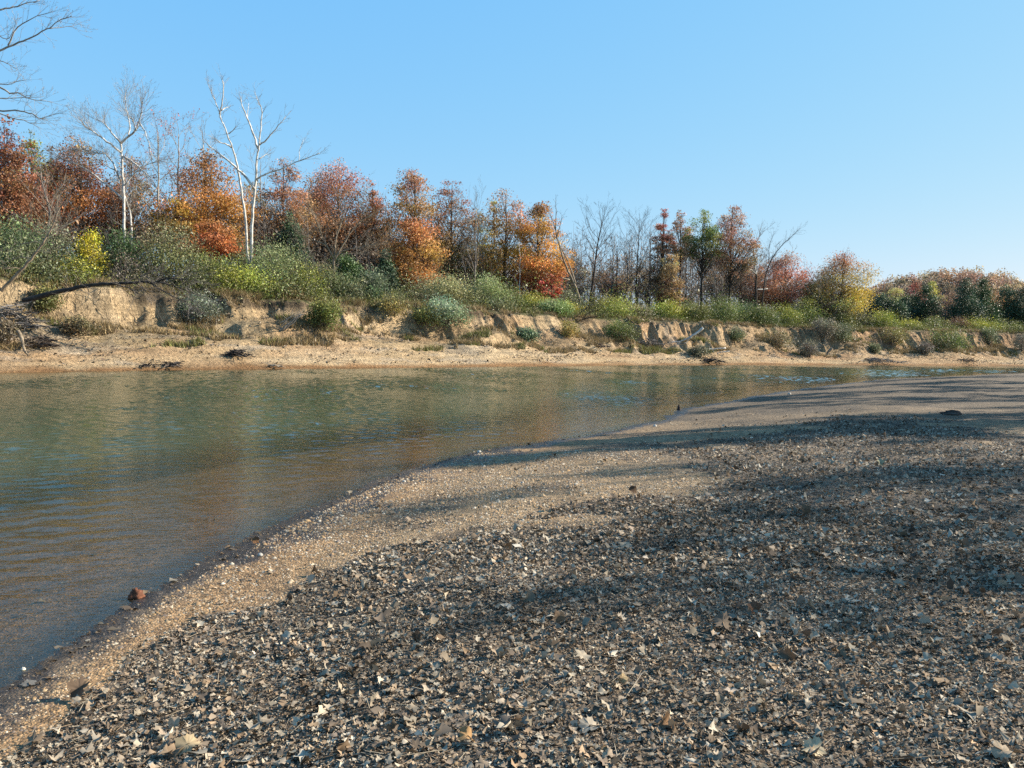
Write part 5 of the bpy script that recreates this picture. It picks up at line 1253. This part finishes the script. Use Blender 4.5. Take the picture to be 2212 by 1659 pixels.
for i, (lab, x, y, w, col, st, fc, kw) in enumerate([
    ('upright brown leaf standing like a little tent in the middle of the litter', 1207, 1350, 34, (.26, .19, .13), 1.35, 0.3, dict(curl=.15)),
    ('large tan lobed leaf lying flat at the bottom edge, curled up at its rim', 405, 1628, 74, (.46, .38, .25), .35, .2, {}),
    ('big cream coloured leaf lit by the sun near the bottom edge', 1757, 1630, 64, (.66, .57, .40), .4, -.3, {}),
    ('dark folded leaf casting a deep shadow on the orange gravel', 172, 1508, 58, (.17, .13, .10), .9, .1, dict(fold=.8)),
    ('red brown leaf on edge in the shaded litter, near a sunny patch', 1630, 1330, 38, (.20, .12, .08), 1.1, .2, {}),
    ('dark brown leaf standing on edge beside a hollow of shadow', 900, 1388, 30, DRK, 1.3, -.2, {}),
    ('big grey curled leaf raised above the litter, right of the middle', 1562, 1362, 60, (.24, .20, .16), .7, .6, {}),
    ('dark little leaf on edge upon the bare gravel patch', 1368, 1068, 26, DRK, 1.2, .4, {}),
    ('pale green grey leaf standing bright in the shaded litter', 1902, 1008, 20, (.45, .46, .33), 1.1, .2, {}),
    ('tall tan leaf upright on its tip, catching light near the bottom', 1345, 1480, 30, (.50, .40, .25), 1.4, .5, {}),
    ('orange tan curled leaf near the bottom with a shadow under it', 1010, 1610, 52, (.44, .29, .15), .5, 1.0, dict(curl=.5)),
    ('broad grey white leaf flattened into the mat, bottom middle', 1275, 1580, 66, (.44, .40, .33), .12, .3, {}),
    ('brown folded leaf tilted at the bottom, right of the flattened grey white one', 1440, 1575, 50, (.24, .16, .10), .9, .9, dict(fold=.5)),
    ('pale leaf with raised points near the lower right corner', 2165, 1640, 60, (.50, .42, .32), .5, 0, {}),
    ('brown leaf on edge in the shade, tallest of the upper right litter', 1740, 1115, 30, BRN, 1.1, .1, {}),
    ('brown folded leaf propped up in the shade towards the lower right', 1700, 1430, 44, (.19, .14, .10), 1.0, -.5, dict(fold=.6)),
    ('small brown leaf stuck upright on wet mud by the waterline', 552, 1176, 20, (.20, .12, .07), 1.2, .3, {}),
    ('pale bluish leaf lying wet in the dark mud at the left edge', 62, 1480, 44, (.22, .22, .21), .05, 0, dict(curl=.05)),
]):
    single_leaf(lab, x, y, w, col, st, fc, seed=i, **kw)

def lump(name, label, cat, x, y, w, h, col, seed, rough=.35, group=None, pt=None):
    b = bar_pt(x, y) if pt is None else pt
    rx = w / 2 * b[1] / FPX; rz = h * b[1] / FPX
    u = np.linspace(0, 2 * math.pi, 18, endpoint=False); v = np.linspace(-.25, .5 * math.pi, 9)
    U, Vv = np.meshgrid(u, v)
    k = 1 + rough * (2 * fbm(np.cos(U) * 1.6 + seed, np.sin(U) * 1.6 + Vv * 2, seed, 3) - 1)
    P = np.stack([np.cos(U) * np.cos(Vv) * rx * k, np.sin(U) * np.cos(Vv) * rx * .8 * k, np.sin(Vv) * rz * k], -1).reshape(-1, 3) + b
    i = np.arange(9 * 18).reshape(9, 18); j = np.roll(i, -1, 1)
    F = np.stack([i[:-1], j[:-1], j[1:], i[1:]], -1).reshape(-1, 4)
    c = np.array(col)[None] * np.exp(NPR.normal(0, .25, (len(P), 1)))
    return tag(obj(name, P, [F], M_BARK, c, True, None, b), label, cat, group)
p = on_z(292, 1290, 0.0); lump('wood_chunk', 'rusty brown chunk of wood sitting in the shallows by the shore', 'wood chunk', 0, 0, 36, 20, (.11, .045, .025), 5, .5, None, p + np.array([0, 0, -.01]))
lump('dirt_clod', 'dark clod of debris on the far part of the gravel bar', 'clod', 2054, 896, 46, 8, (.06, .048, .038), 9, .6)
lump('dirt_clod', 'little dark knob sticking out of the water edge at the bend of the shore', 'clod', 1466, 886, 8, 10, (.05, .035, .03), 12, .3)
G_ST = 'pale stones and shells at the waterline'
for i, (x, y, w, lab) in enumerate([(1035, 977, 9, 'bright white stone at the waterline, beside the brown shallows'), (873, 1041, 8, 'white stone stranded in the dark wet band, between a smaller stone and the bright one'), (819, 1064, 7, 'smaller white shell on the wet band, next to the reddish mud'), (1415, 921, 8, 'white stone at the bend of the shore below the dark knob'),
                             (562, 1200, 12, 'flat white shell lying at the edge of the wet mud near the upright brown leaf'), (1705, 852, 8, 'pale stone at the far waterline, just past the lit gravel'), (1128, 1044, 8, 'white pebble alone on the bare tan gravel'), (50, 1447, 12, 'light pebble glinting in the mud at the left edge')]):
    lump('stone', lab, 'stone', x, y, w, w * .5, (.50, .47, .41), 30 + i, .2, G_ST)

# ------------------------------------------------------------------ trees of the near bank, whose shadows cross the bar
SUN_AZ, SUN_EL = math.radians(75), math.radians(28)
sun_dir = np.array([math.sin(SUN_AZ) * math.cos(SUN_EL), math.cos(SUN_AZ) * math.cos(SUN_EL), math.sin(SUN_EL)])
def near_tree(spot, crown_h, hgt, rad_, nleaf, twigs=14, lab='bare'):
    """tree on the near bank whose crown at height crown_h shades the given spot of the bar"""
    g = np.array([spot[0], spot[1]]) + sun_dir[:2] / sun_dir[2] * crown_h
    z = float(bar_z(g[None])[0]); base = np.array([g[0], g[1], z]); top = base + np.array([0, 0, hgt])
    T = thing('bank_tree', 'half bare tree on the near bank beyond the right edge, shading the gravel bar', 'tree', base, 'trees of the near bank')
    tp = trunk_path(base - np.array([0, 0, .3]), top, .12); R = np.linspace(.2, .03, 9)
    tv, tq, t3 = tube_path(tp, R, 8); segs = []
    for j in range(twigs):
        f = .38 + .6 * (j + RND.random()) / twigs; st = base + (top - base) * f; a = j * 2.4
        grow(segs, tuple(st), nrm3((math.cos(a), math.sin(a), .5 + .5 * f)), rad_ * RND.uniform(.8, 1.2) * (1.25 - .6 * f), .07 * (1.2 - f), 2, .15, .05, .7, 5, .007)
    obj('trunk', tv, [tq, t3], M_BARK, np.broadcast_to(np.array(BARK['grey']), tv.shape), True, T, base)
    sv, sf = tubes(segs, 3); obj('branch', sv, [sf], M_BARK, np.broadcast_to(np.array(BARK['grey']), sv.shape), True, T, base)
    ends = np.array([s[1] for s in segs if s[3] < .012]); P = ends[NPR.integers(0, len(ends), nleaf)] + NPR.normal(0, .22, (nleaf, 3))
    V, F = leaf_quads(P, .17); obj('crown', V, [F], M_LEAF, np.repeat(pick_col(NPR.random(nleaf), nleaf, [(.22, .15, .07), (.28, .18, .08)]), 4, axis=0), False, T, base)
for a in [((7.0, 16.8), 9, 12, 3.0, 8000), ((11.3, 18.8), 9, 12, 3.0, 8000), ((15.5, 20.8), 9, 12, 2.8, 6000), ((17, 34), 9, 13, 3.6, 9000), ((24, 42), 8, 12, 3.4, 8000), ((13, 27), 11, 14, 2.8, 4500),
          ((9.0, 7.6), 8, 10.0, 2.4, 1500), ((5.2, 7.2), 8, 10.0, 2.2, 1000), ((7.2, 9.6), 9, 11, 2.4, 1300), ((8.6, 11.0), 8, 10.5, 2.4, 900), ((9.0, 12.5), 8, 12, 2.6, 1500), ((30, 52), 8, 12, 3.2, 4500)]:
    near_tree(*a)

# ------------------------------------------------------------------ light, sky, camera
w = bpy.data.worlds.new('World'); scn.world = w; w.use_nodes = True
nt = w.node_tree
bg = nt.nodes['Background']
sky = nt.nodes.new('ShaderNodeTexSky'); sky.sky_type = 'NISHITA'; sky.sun_disc = False
sky.sun_elevation = SUN_EL; sky.sun_rotation = SUN_AZ
sky.air_density = 1.0; sky.dust_density = 0.3; sky.ozone_density = 2.0; sky.altitude = 150
EXPO = 1.42
sp = nt.nodes.new('ShaderNodeSeparateColor'); cb_ = nt.nodes.new('ShaderNodeCombineColor'); nt.links.new(sky.outputs[0], sp.inputs[0])
for ch, (raw, tgt, g) in enumerate([(1.64, .262, .76), (2.71, .605, .35), (4.45, .97, .03)]):
    # film-like response of the sky: each channel compressed towards the blue of the photograph
    pw = nt.nodes.new('ShaderNodeMath'); pw.operation = 'POWER'; pw.inputs[1].default_value = g
    nt.links.new(sp.outputs[ch], pw.inputs[0])
    ml = nt.nodes.new('ShaderNodeMath'); ml.operation = 'MULTIPLY'; ml.inputs[1].default_value = tgt / raw ** g * 10 / 2 ** EXPO
    nt.links.new(pw.outputs[0], ml.inputs[0]); nt.links.new(ml.outputs[0], cb_.inputs[ch])
nt.links.new(cb_.outputs[0], bg.inputs[0]); bg.inputs[1].default_value = 0.1
L = bpy.data.lights.new('sun', 'SUN'); L.energy = 5.0; L.angle = math.radians(.5); L.color = (1.0, .905, .77)
lo = bpy.data.objects.new('sun', L); COL.objects.link(lo)
lo.rotation_euler = Vector(sun_dir).to_track_quat('Z', 'Y').to_euler(); lo.location = (40, 30, 60)

cd = bpy.data.cameras.new('camera'); cam = bpy.data.objects.new('camera', cd); COL.objects.link(cam)
cd.sensor_width = 36; cd.lens = 36 * FPX / W; cd.clip_start = .05; cd.clip_end = 4000
M = Matrix([[RIGHT[i], UP[i], -FWD[i], CAM[i]] for i in range(3)] + [[0, 0, 0, 1]])
cam.matrix_world = M
scn.camera = cam
scn.view_settings.view_transform = 'Standard'; scn.view_settings.look = 'None'; scn.view_settings.exposure = EXPO; scn.view_settings.gamma = 1
scn.cycles.max_bounces = 6; scn.cycles.diffuse_bounces = 3; scn.cycles.glossy_bounces = 2; scn.cycles.transmission_bounces = 3; scn.cycles.transparent_max_bounces = 6
scn.cycles.use_denoising = False
